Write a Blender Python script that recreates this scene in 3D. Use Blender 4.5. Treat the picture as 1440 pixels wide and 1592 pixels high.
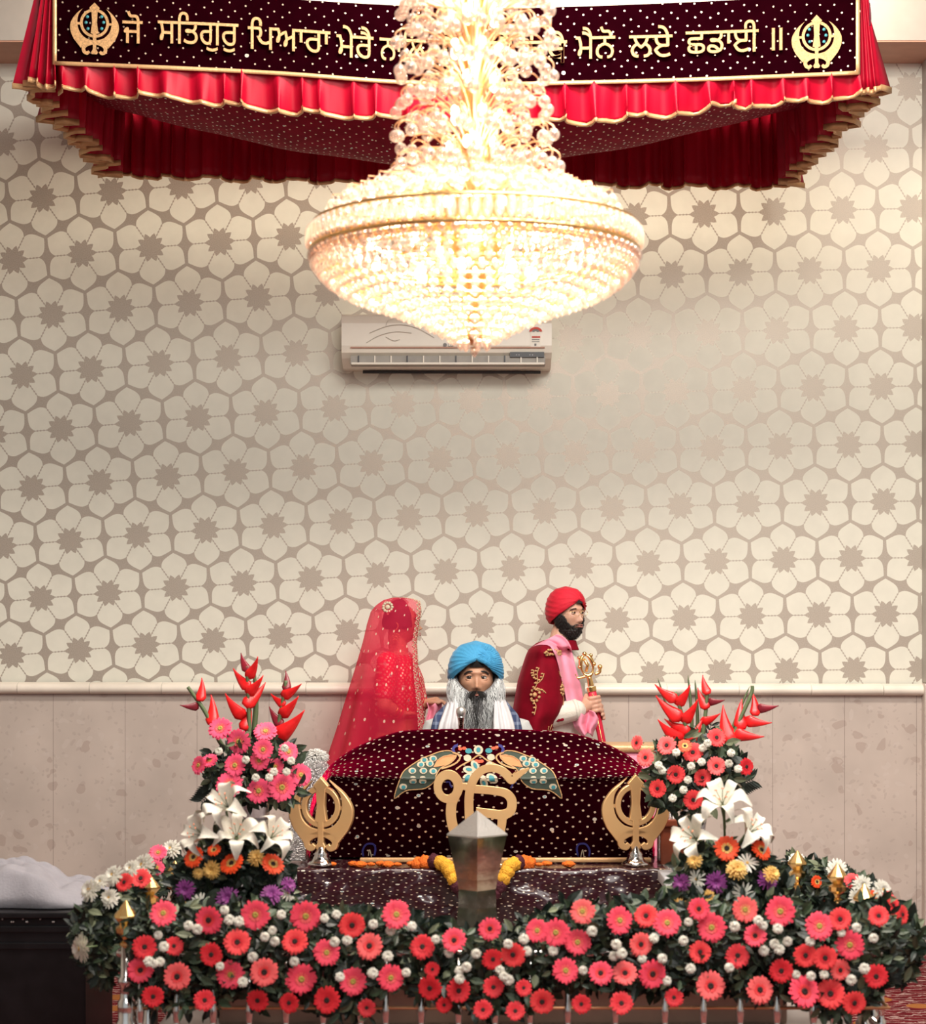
import bpy, bmesh, math, random
import numpy as np
from mathutils import Vector, Matrix, noise
from mathutils.bvhtree import BVHTree
for o in list(bpy.data.objects): bpy.data.objects.remove(o)
SC = bpy.context.scene
COL = SC.collection
PI = math.pi
rnd = random.Random(7)
# ------------------------------------------------------------------ camera
F, HY, CZ = 3200.0, 990.0, 1.6
cd = bpy.data.cameras.new('camera'); cam = bpy.data.objects.new('camera', cd); COL.objects.link(cam)
cam.location = (0, 0, CZ); cam.rotation_euler = (PI/2, 0, 0)
cd.sensor_fit = 'VERTICAL'; cd.sensor_height = 24; cd.lens = F/1592*24; cd.shift_y = (HY-796)/1592
cd.dof.use_dof = True; cd.dof.focus_distance = 9.7; cd.dof.aperture_fstop = 2.6
cd.clip_end = 60
SC.camera = cam
# ------------------------------------------------------------------ world, lights, exposure
SC.view_settings.view_transform = 'Standard'; SC.view_settings.look = 'None'
SC.view_settings.gamma = 1; SC.view_settings.use_curve_mapping = False
SC.view_settings.exposure = 0.50
w = bpy.data.worlds.new('room_light'); SC.world = w; w.use_nodes = True
w.node_tree.nodes['Background'].inputs[0].default_value = (.80, .84, .86, 1)
w.node_tree.nodes['Background'].inputs[1].default_value = 0.42
def area(name, loc, rot, sx, sy, power, col):
    l = bpy.data.lights.new(name, 'AREA'); l.shape = 'RECTANGLE'; l.size = sx; l.size_y = sy
    l.energy = power; l.color = col
    o = bpy.data.objects.new(name, l); COL.objects.link(o); o.location = loc; o.rotation_euler = rot
    return o
area('unseen_overhead_light', (1.3, 4.6, 5.05), (math.radians(24), 0, 0), 3.0, 1.4, 210, (1, .97, .90))  # unseen soft key, added to brighten the back wall
area('unseen_overhead_light', (0.5, 7.3, 5.1), (0, 0, 0), 2.6, 0.7, 190, (1, .90, .80))  # unseen, added to light the top of the velvet mound from above
area('unseen_overhead_light', (1.0, 0.3, 4.9), (math.radians(48), 0, 0), 3.0, 1.6, 120, (1, .95, .90))  # unseen front fill, added at the camera end of the room
area('unseen_overhead_light', (0.25, 9.85, 5.22), (math.radians(18), 0, 0), 3.6, 0.3, 85, (1, .86, .68))  # unseen warm wall wash, added to brighten the wall below the canopy
SC.cycles.max_bounces = 7; SC.cycles.transparent_max_bounces = 14
SC.cycles.caustics_reflective = False; SC.cycles.caustics_refractive = False
SC.cycles.sample_clamp_indirect = 6; SC.cycles.sample_clamp_direct = 0

def P(px, py, D):
    return Vector(((px-720)/F*D, D, CZ+(HY-py)/F*D))
# ------------------------------------------------------------------ materials
def mat(name, col, rough=.6, metal=0.0, sheen=0.0, coat=0.0, trans=0.0, sss=0.0, emit=None, estr=0.0, vary=.12, scale=14.0, bump=0.0, bscale=60.0, spec=.5, sheen_col=None, coords='Object'):
    m = bpy.data.materials.new(name); m.use_nodes = True
    nt = m.node_tree; b = nt.nodes['Principled BSDF']; L = nt.links
    b.inputs['Roughness'].default_value = rough; b.inputs['Metallic'].default_value = metal
    b.inputs['Specular IOR Level'].default_value = spec
    b.inputs['Sheen Weight'].default_value = sheen; b.inputs['Sheen Roughness'].default_value = .3
    if sheen_col: b.inputs['Sheen Tint'].default_value = (*sheen_col, 1)
    b.inputs['Coat Weight'].default_value = coat; b.inputs['Coat Roughness'].default_value = .12
    b.inputs['Transmission Weight'].default_value = trans
    if sss: b.inputs['Subsurface Weight'].default_value = sss; b.inputs['Subsurface Scale'].default_value = .02
    if emit: b.inputs['Emission Color'].default_value = (*emit, 1); b.inputs['Emission Strength'].default_value = estr
    tc = nt.nodes.new('ShaderNodeTexCoord')
    n = nt.nodes.new('ShaderNodeTexNoise'); n.inputs['Scale'].default_value = scale; n.inputs['Detail'].default_value = 3
    L.new(tc.outputs[coords], n.inputs['Vector'])
    r = nt.nodes.new('ShaderNodeValToRGB'); r.color_ramp.elements[0].position = .3; r.color_ramp.elements[1].position = .7
    r.color_ramp.elements[0].color = (*[c*(1-vary) for c in col], 1); r.color_ramp.elements[1].color = (*[min(1, c*(1+vary)) for c in col], 1)
    L.new(n.outputs['Fac'], r.inputs['Fac']); L.new(r.outputs['Color'], b.inputs['Base Color'])
    m['base'] = r.name
    if bump:
        n2 = nt.nodes.new('ShaderNodeTexNoise'); n2.inputs['Scale'].default_value = bscale; n2.inputs['Detail'].default_value = 4
        L.new(tc.outputs[coords], n2.inputs['Vector'])
        bp = nt.nodes.new('ShaderNodeBump'); bp.inputs['Strength'].default_value = bump; bp.inputs['Distance'].default_value = .01
        L.new(n2.outputs['Fac'], bp.inputs['Height']); L.new(bp.outputs['Normal'], b.inputs['Normal'])
    return m
class NT:
    """tiny node-expression helper"""
    def __init__(s, m): s.m = m; s.t = m.node_tree; s.L = s.t.links
    def n(s, typ, **kw):
        x = s.t.nodes.new(typ)
        for k, v in kw.items(): setattr(x, k, v)
        return x
    def inp(s, node, i, v):
        if hasattr(v, 'links') or isinstance(v, bpy.types.NodeSocket): s.L.new(v, node.inputs[i])
        else: node.inputs[i].default_value = v
    def math(s, op, a, b=0.0, c=0.0, clamp=False):
        x = s.n('ShaderNodeMath', operation=op, use_clamp=clamp)
        s.inp(x, 0, a); s.inp(x, 1, b); s.inp(x, 2, c)
        return x.outputs[0]
    def mix(s, f, a, b):
        x = s.n('ShaderNodeMix', data_type='RGBA')
        s.inp(x, 0, f)
        for i, v in ((6, a), (7, b)):
            if isinstance(v, tuple): v = (*v[:3], 1)
            s.inp(x, i, v)
        return x.outputs[2]
    def uv(s):
        tc = s.n('ShaderNodeTexCoord'); sp = s.n('ShaderNodeSeparateXYZ'); s.L.new(tc.outputs['UV'], sp.inputs[0])
        return tc.outputs['UV'], sp.outputs[0], sp.outputs[1]
    def vor(s, vec, scale, rand, feature='F1'):
        v = s.n('ShaderNodeTexVoronoi', voronoi_dimensions='2D', feature=feature); s.L.new(vec, v.inputs['Vector'])
        v.inputs['Scale'].default_value = scale; v.inputs['Randomness'].default_value = rand
        return v
def sequin_mat(name, base, rough=.75, spec=.12, sheen=.3, sheen_col=(1, .2, .3), coat=0.0, dot=27, gem=6.5, gr=.0085, wrink=0.0, dotcol=(.80, .64, .48), dsize=.13):
    m = mat(name, base, rough, spec=spec, sheen=sheen, sheen_col=sheen_col, coat=coat, vary=.15, bump=.15 if not wrink else wrink, bscale=9 if wrink else 40)
    N = NT(m); b = m.node_tree.nodes['Principled BSDF']
    uv0, u, v = N.uv()
    rt = N.n('ShaderNodeVectorRotate', rotation_type='Z_AXIS'); N.L.new(uv0, rt.inputs['Vector']); rt.inputs['Angle'].default_value = .72; uv = rt.outputs[0]
    r = m.node_tree.nodes[m['base']].outputs['Color']
    d1 = N.math('LESS_THAN', N.vor(uv, dot, .32).outputs['Distance'], dsize)
    g = N.vor(uv, gem, .55)
    d2 = N.math('LESS_THAN', g.outputs['Distance'], gr*gem)
    d3 = N.math('LESS_THAN', g.outputs['Distance'], gr*gem*.55)
    sel = N.math('GREATER_THAN', N.n('ShaderNodeSeparateColor').outputs[0], .5)
    sc = [x for x in m.node_tree.nodes if x.bl_idname == 'ShaderNodeSeparateColor'][0]; N.L.new(g.outputs['Color'], sc.inputs[0])
    gemc = N.mix(sel, (.25, .55, .62), (.78, .70, .55))
    c = N.mix(d1, r, dotcol); c = N.mix(d2, c, (.80, .74, .66)); c = N.mix(d3, c, gemc)
    N.L.new(c, b.inputs['Base Color'])
    dd = N.math('MAXIMUM', d1, d2)
    N.L.new(N.math('MULTIPLY', dd, .55), b.inputs['Metallic'])
    x = N.math('MULTIPLY', N.math('SUBTRACT', 1.0, dd), sheen); N.L.new(x, b.inputs['Sheen Weight'])
    N.L.new(N.math('ADD', N.math('MULTIPLY', dd, .28-rough), rough), b.inputs['Roughness'])
    return m
def glass_mat(name, tint=(1, .97, .93), gl=.35, tr=.3, rough=.05, ior=None):
    """cut-crystal look: mirror-like glints, clear see-through and milky scattering mixed"""
    m = bpy.data.materials.new(name); m.use_nodes = True; t = m.node_tree; t.nodes.clear(); N = NT(m)
    g = N.n('ShaderNodeBsdfGlossy'); g.inputs['Color'].default_value = (*tint, 1); g.inputs['Roughness'].default_value = rough
    tr_ = N.n('ShaderNodeBsdfTransparent'); tr_.inputs['Color'].default_value = (*tint, 1)
    df = N.n('ShaderNodeBsdfTranslucent'); df.inputs['Color'].default_value = (*tint, 1)
    d2 = N.n('ShaderNodeBsdfDiffuse'); d2.inputs['Color'].default_value = (*tint, 1)
    ns = N.n('ShaderNodeTexNoise'); ns.inputs['Scale'].default_value = 40
    tc = N.n('ShaderNodeTexCoord'); N.L.new(tc.outputs['Object'], ns.inputs['Vector'])
    m0 = N.n('ShaderNodeMixShader'); m0.inputs[0].default_value = .5; N.L.new(df.outputs[0], m0.inputs[1]); N.L.new(d2.outputs[0], m0.inputs[2])
    fr = N.n('ShaderNodeLayerWeight'); fr.inputs['Blend'].default_value = .35
    m1 = N.n('ShaderNodeMixShader'); N.L.new(m0.outputs[0], m1.inputs[1]); N.L.new(tr_.outputs[0], m1.inputs[2])
    N.L.new(N.math('MULTIPLY', N.math('SUBTRACT', 1.15, fr.outputs['Facing']), tr*1.3, clamp=True), m1.inputs[0])
    m2 = N.n('ShaderNodeMixShader'); N.L.new(m1.outputs[0], m2.inputs[1]); N.L.new(g.outputs[0], m2.inputs[2])
    N.L.new(N.math('ADD', N.math('MULTIPLY', fr.outputs['Fresnel'], .5), N.math('MULTIPLY', ns.outputs['Fac'], gl)), m2.inputs[0])
    o = N.n('ShaderNodeOutputMaterial'); N.L.new(m2.outputs[0], o.inputs[0])
    return m
def veil_mat(name, col, alpha, border=True):
    m = bpy.data.materials.new(name); m.use_nodes = True; t = m.node_tree; t.nodes.clear(); N = NT(m)
    df = N.n('ShaderNodeBsdfDiffuse'); tl = N.n('ShaderNodeBsdfTranslucent'); tp = N.n('ShaderNodeBsdfTransparent')
    tp.inputs['Color'].default_value = (1, .58, .62, 1)
    uv, u, v = N.uv()
    dots = N.math('LESS_THAN', N.vor(uv, 9, .8).outputs['Distance'], .07)
    small = N.math('LESS_THAN', N.vor(uv, 75, .7).outputs['Distance'], .36)
    edge = N.math('ADD', N.math('LESS_THAN', u, .20), N.math('GREATER_THAN', u, 10.0), clamp=True)
    bd = N.math('MULTIPLY', edge, small)
    gold = N.math('ADD', dots, bd, clamp=True)
    c = N.mix(gold, col, (.95, .70, .55))
    N.L.new(c, df.inputs[0]); N.L.new(c, tl.inputs[0])
    m0 = N.n('ShaderNodeMixShader'); m0.inputs[0].default_value = .45; N.L.new(df.outputs[0], m0.inputs[1]); N.L.new(tl.outputs[0], m0.inputs[2])
    m1 = N.n('ShaderNodeMixShader'); N.L.new(m0.outputs[0], m1.inputs[1]); N.L.new(tp.outputs[0], m1.inputs[2])
    a = N.math('MULTIPLY', N.math('SUBTRACT', 1.0, gold), N.math('SUBTRACT', alpha, N.math('MULTIPLY', edge, alpha*.8)), clamp=True)
    N.L.new(a, m1.inputs[0])
    o = N.n('ShaderNodeOutputMaterial'); N.L.new(m1.outputs[0], o.inputs[0])
    return m
def wallpaper_mat():
    m = mat('wallpaper', (.73, .715, .615), .62, vary=.03)
    N = NT(m); b = m.node_tree.nodes['Principled BSDF']; uv, p, q = N.uv()
    base = m.node_tree.nodes[m['base']].outputs['Color']
    # nearest lattice centre of two rectangular sub-lattices (1 x sqrt3)
    S3 = 1.7320508
    def cell(po, qo):
        a = N.math('ADD', p, po); bb = N.math('ADD', q, qo)
        x = N.math('SUBTRACT', a, N.math('ROUND', a)); y0 = N.math('DIVIDE', bb, S3)
        y = N.math('MULTIPLY', N.math('SUBTRACT', y0, N.math('ROUND', y0)), S3)
        r2 = N.math('ADD', N.math('MULTIPLY', x, x), N.math('MULTIPLY', y, y))
        return x, y, r2
    x1, y1, r1 = cell(0, 0); x2, y2, r2 = cell(.5, S3/2)
    s = N.math('LESS_THAN', r1, r2)
    def sel(a, c): return N.math('ADD', N.math('MULTIPLY', s, a), N.math('MULTIPLY', N.math('SUBTRACT', 1.0, s), c))
    x, y = sel(x1, x2), sel(y1, y2)
    r = N.math('SQRT', sel(r1, r2)); th = N.math('ARCTAN2', y, x)
    # angle folded to the nearest edge normal (0,60,..)
    k = N.math('DIVIDE', th, PI/3); f = N.math('MULTIPLY', N.math('SUBTRACT', k, N.math('ROUND', k)), PI/3)
    d = N.math('SUBTRACT', .5, N.math('MULTIPLY', r, N.math('COSINE', f)))
    sa = N.math('ABSOLUTE', N.math('MULTIPLY', r, N.math('SINE', f)))
    wv = N.math('ADD', .024, N.math('MULTIPLY', .105, N.math('POWER', 2.718, N.math('MULTIPLY', sa, -20.0))))
    tan1 = N.math('LESS_THAN', d, wv)
    # corner notch so that the petals end in a soft point
    fold = N.math('SUBTRACT', .2887, sa)
    line = N.math('MULTIPLY', N.math('LESS_THAN', sa, N.math('ADD', .005, N.math('MULTIPLY', .006, N.math('GREATER_THAN', N.math('SINE', N.math('MULTIPLY', r, 130.0)), .2)))), 1.0)
    st = N.math('ABSOLUTE', N.math('SUBTRACT', N.math('FRACT', N.math('ADD', N.math('MULTIPLY', th, 10/(2*PI)), 0.0)), .5))
    star = N.math('LESS_THAN', r, N.math('ADD', .148, N.math('MULTIPLY', st, .135)))
    pat = N.math('MAXIMUM', N.math('MAXIMUM', tan1, line), star)
    ring = N.math('GREATER_THAN', N.math('SINE', N.math('ADD', N.math('MULTIPLY', r, 170.0), N.math('MULTIPLY', st, 12.0))), .55)
    ns = N.n('ShaderNodeTexNoise'); ns.inputs['Scale'].default_value = 60; N.L.new(uv, ns.inputs['Vector'])
    tcol = N.mix(ns.outputs['Fac'], (.37, .32, .27), (.53, .465, .39))
    tcol = N.mix(N.math('MULTIPLY', N.math('MULTIPLY', ring, star), .35), tcol, (.55, .49, .40))
    c = N.mix(pat, base, tcol); N.L.new(c, b.inputs['Base Color'])
    N.L.new(N.math('MULTIPLY', pat, .45), b.inputs['Metallic'])
    N.L.new(N.math('SUBTRACT', .62, N.math('MULTIPLY', pat, .14)), b.inputs['Roughness'])
    return m
def marble_mat():
    m = mat('terrazzo_marble', (.53, .455, .40), .28, vary=.10, scale=3.5, bump=.02)
    N = NT(m); b = m.node_tree.nodes['Principled BSDF']; tc = N.n('ShaderNodeTexCoord')
    base = m.node_tree.nodes[m['base']].outputs['Color']
    def chips(scale, th, rnd_, w=0.0):
        v = N.n('ShaderNodeTexVoronoi'); v.inputs['Scale'].default_value = scale; v.inputs['Randomness'].default_value = rnd_
        ns = N.n('ShaderNodeTexNoise'); ns.inputs['Scale'].default_value = 9
        N.L.new(tc.outputs['Object'], ns.inputs['Vector'])
        ad = N.n('ShaderNodeVectorMath', operation='MULTIPLY_ADD'); N.L.new(ns.outputs['Color'], ad.inputs[0]); ad.inputs[1].default_value = (.12, .12, .12); N.L.new(tc.outputs['Object'], ad.inputs[2])
        N.L.new(ad.outputs[0], v.inputs['Vector'])
        s2 = N.n('ShaderNodeSeparateColor'); N.L.new(v.outputs['Color'], s2.inputs[0])
        return N.math('MULTIPLY', N.math('LESS_THAN', v.outputs['Distance'], th), N.math('LESS_THAN', s2.outputs[0], .42))
    c = N.mix(N.math('MULTIPLY', chips(11, .30, 1), .45), base, (.36, .27, .23))
    c = N.mix(N.math('MULTIPLY', chips(17, .3, 1), .35), c, (.60, .53, .48))
    c = N.mix(N.math('MULTIPLY', chips(34, .32, 1), .3), c, (.36, .29, .26))
    sp = N.n('ShaderNodeSeparateXYZ'); N.L.new(tc.outputs['Object'], sp.inputs[0])
    fx = N.math('FRACT', N.math('ADD', N.math('DIVIDE', sp.outputs[0], .372), .70))
    seam = N.math('LESS_THAN', fx, .008)
    c = N.mix(N.math('MULTIPLY', seam, .7), c, (.22, .17, .15)); N.L.new(c, b.inputs['Base Color'])
    return m
def carpet_mat():
    m = mat('carpet', (.11, .006, .010), .95, vary=.3, spec=.1, bump=.6, bscale=160)
    N = NT(m); b = m.node_tree.nodes['Principled BSDF']; tc = N.n('ShaderNodeTexCoord')
    base = m.node_tree.nodes[m['base']].outputs['Color']
    w_ = N.n('ShaderNodeTexWave', bands_direction='Y'); w_.inputs['Scale'].default_value = 5.5; w_.inputs['Distortion'].default_value = 9; w_.inputs['Detail'].default_value = 3
    w_.inputs['Detail Scale'].default_value = 2.5
    N.L.new(tc.outputs['Object'], w_.inputs['Vector'])
    c = N.mix(N.math('GREATER_THAN', w_.outputs['Fac'], .86), base, (.32, .20, .18))
    w2 = N.n('ShaderNodeTexVoronoi'); w2.inputs['Scale'].default_value = 3.0; N.L.new(tc.outputs['Object'], w2.inputs['Vector'])
    c = N.mix(N.math('LESS_THAN', w2.outputs['Distance'], .22), c, (.30, .11, .03)); N.L.new(c, b.inputs['Base Color'])
    return m
M = {}
M['wallpaper'] = wallpaper_mat(); M['marble'] = marble_mat(); M['carpet'] = carpet_mat()
M['rail'] = mat('moulding_stone', (.80, .73, .63), .35, vary=.08, scale=6)
M['white_paint'] = mat('white_paint', (.44, .41, .37), .7, vary=.03)
M['brown_paint'] = mat('brown_soffit', (.50, .27, .19), .6, vary=.05)
M['dark'] = mat('dark_plastic', (.03, .03, .035), .4)
M['black_gloss'] = mat('black_lacquer', (.008, .007, .008), .35, spec=.25, coat=.1, vary=.4)
M['ac_white'] = mat('ivory_plastic', (.86, .79, .67), .35, vary=.02)
M['ac_grey'] = mat('grey_plastic', (.36, .33, .29), .5)
M['brass'] = mat('polished_brass', (1.0, .58, .27), .26, metal=.62, vary=.12, scale=5)
M['gold'] = mat('gold_metal', (.95, .62, .25), .25, metal=1)
M['gold_wire'] = mat('gilt_wire', (.80, .42, .22), .35, metal=.8)
M['chrome'] = mat('chrome', (.78, .76, .73), .12, metal=1, vary=.05)
M['steel'] = mat('polished_steel', (.88, .80, .70), .12, metal=1, vary=.3, scale=14, bump=.10, bscale=12)
M['steel_cap'] = mat('brushed_steel', (.80, .79, .76), .38, metal=.9, vary=.05, bump=.15, bscale=90)
M['satin'] = mat('crimson_satin', (.36, .002, .018), .42, vary=.12, spec=.18, scale=5)
M['satin_dark'] = mat('wine_satin', (.40, .005, .028), .42, vary=.2, spec=.3, scale=5)
M['gold_cloth'] = mat('gold_ribbon', (.66, .39, .19), .42, metal=.35, vary=.12, bump=.2, bscale=120)
M['gold_thread'] = mat('gold_thread', (.62, .36, .16), .5, metal=.25, vary=.25, scale=120, bump=.5, bscale=300)
M['banner'] = sequin_mat('banner_velvet', (.009, .0003, .0015), .9, spec=0, sheen=.05, dot=21, gem=3.0, dsize=.085)
M['dome'] = sequin_mat('rumala_velvet', (.012, .0004, .002), .8, spec=.0, sheen=1.0, sheen_col=(.95, .006, .09), dot=25, gem=5.6, dsize=.125)
M['under'] = sequin_mat('canopy_lining', (.22, .004, .022), .7, sheen=0.0, dot=24, gem=8, gr=.005, dsize=.10)
M['tablecloth'] = sequin_mat('wrapped_velvet', (.026, .004, .008), .35, sheen=.05, coat=.6, dot=25, gem=5.6, wrink=.45, dsize=.11)
M['skin'] = mat('skin', (.52, .27, .17), .5, vary=.06, sss=.08, scale=20)
M['skin_fair'] = mat('skin_fair', (.60, .34, .24), .5, vary=.05, sss=.08, scale=20)
M['lip'] = mat('lip', (.36, .12, .10), .45)
M['eye_white'] = mat('eye_white', (.42, .38, .35), .3)
M['iris'] = mat('iris', (.02, .012, .01), .2)
M['hair_black'] = mat('black_hair', (.012, .010, .009), .55, vary=.3)
M['hair_grey'] = mat('grey_hair', (.16, .16, .165), .6, vary=.3)
M['hair_white'] = mat('white_hair', (.72, .74, .74), .6, vary=.2)
M['turban_blue'] = mat('blue_muslin', (.055, .33, .60), .75, vary=.10, sheen=.3, bump=.25, bscale=220)
M['turban_red'] = mat('red_muslin', (.58, .006, .026), .75, vary=.10, sheen=.2, bump=.2, bscale=200)
M['white_cloth'] = mat('white_cotton', (.62, .61, .63), .85, vary=.04, bump=.15, bscale=200)
M['grey_cloth'] = mat('pale_grey_cotton', (.50, .51, .50), .85, vary=.04)
M['cream_cloth'] = mat('cream_brocade', (.72, .68, .60), .6, vary=.05, bump=.25, bscale=150)
M['pink_cloth'] = mat('pink_chiffon', (.86, .30, .42), .75, vary=.07, sheen=.2)
M['lav_cloth'] = mat('lavender_grey_cotton', (.30, .29, .32), .9, vary=.06, bump=.2, bscale=120)
M['shawl'] = mat('maroon_velvet', (.20, .002, .012), .75, vary=.15, spec=.1, sheen=.12, sheen_col=(1, .1, .2))
M['red_cloth'] = mat('red_silk', (.62, .015, .05), .5, vary=.12)
M['red_bead'] = sequin_mat('beaded_red_blouse', (.60, .03, .06), .5, sheen=0, dot=55, gem=12, dotcol=(.85, .5, .35), dsize=.28)
M['navy'] = mat('navy_plaid', (.03, .045, .11), .85)
M['veil'] = veil_mat('sheer_red_net', (1.0, .050, .14), .60)
M['plum'] = mat('maroon_hair_cloth', (.10, .004, .018), .7)
M['crystal'] = glass_mat('crystal', tint=(1, .88, .80), gl=.26, tr=.54)
M['glass'] = glass_mat('vase_glass', tint=(.92, .92, .95), gl=.20, tr=.75)
M['rhinestone'] = mat('rhinestone', (.70, .70, .74), .15, metal=.9, vary=.7, scale=130, bump=1.0, bscale=190)
M['bulb'] = mat('lit_bulb', (1, .8, .6), .4, emit=(1, .86, .70), estr=5)
M['leaf'] = mat('leaf_green', (.036, .058, .030), .5, vary=.5, scale=9)
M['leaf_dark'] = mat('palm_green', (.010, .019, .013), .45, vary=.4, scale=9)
M['leaf_pale'] = mat('pale_green', (.13, .15, .085), .6, vary=.3, scale=9)
M['stem'] = mat('stem_green', (.10, .14, .06), .6)
def petal(name, c, c2=None):
    return mat(name, c, .6, vary=.14, scale=50, sss=.05)
M['pet_pink'] = petal('pink_petal', (.93, .065, .12)); M['pet_coral'] = petal('coral_petal', (.90, .055, .06))
M['pet_red'] = petal('red_petal', (.72, .018, .030)); M['pet_rose'] = petal('salmon_petal', (.95, .13, .13))
M['pet_hot'] = petal('hot_pink_petal', (.94, .085, .19))
M['pet_orange'] = petal('orange_petal', (.92, .075, .012)); M['pet_purple'] = petal('purple_petal', (.27, .045, .24))
M['pet_white'] = petal('white_petal', (.74, .71, .62)); M['pet_yellow'] = petal('yellow_petal', (.80, .48, .13))
M['pet_lily'] = petal('lily_petal', (.80, .76, .66)); M['pet_peach'] = petal('peach_petal', (.85, .28, .14))
M['eye_dark'] = mat('dark_disc', (.025, .008, .006), .8); M['eye_green'] = mat('green_disc', (.42, .30, .06), .8)
M['bract'] = mat('red_bract', (.74, .012, .014), .30, vary=.3, scale=16); M['bract_dark'] = mat('wine_bract', (.20, .008, .02), .35, vary=.3)
M['marigold'] = mat('orange_marigold', (.90, .16, .01), .8, vary=.2, bump=1, bscale=150)
M['marigold_y'] = mat('yellow_marigold', (.90, .42, .03), .8, vary=.2, bump=1, bscale=150)
M['marigold_d'] = mat('maroon_marigold', (.07, .004, .015), .8, vary=.2, bump=1, bscale=150)
M['teal'] = mat('teal_thread', (.04, .24, .28), .5); M['navy_thread'] = mat('navy_thread', (.03, .03, .18), .5)
M['green_thread'] = mat('dark_green_thread', (.04, .06, .045), .6); M['cream_thread'] = mat('cream_thread', (.56, .47, .34), .5)
M['orange_thread'] = mat('orange_thread', (.80, .28, .12), .5); M['red_thread'] = mat('red_thread', (.70, .10, .05), .5)
M['wood'] = mat('red_brown_wood', (.30, .07, .03), .4, vary=.3, scale=8)
M['cream_box'] = mat('cream_marble', (.60, .44, .33), .3, vary=.15, scale=5)
M['grey_stone'] = mat('grey_step_marble', (.30, .25, .23), .3, vary=.2, scale=5)
M['chaur'] = mat('white_yak_hair', (.78, .76, .72), .8, vary=.1)
M['letter_red'] = mat('red_print', (.70, .08, .05), .6); M['letter_grey'] = mat('grey_print', (.25, .24, .23), .6); M['swirl'] = mat('pale_swirl_print', (.55, .50, .42), .5)
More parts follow.
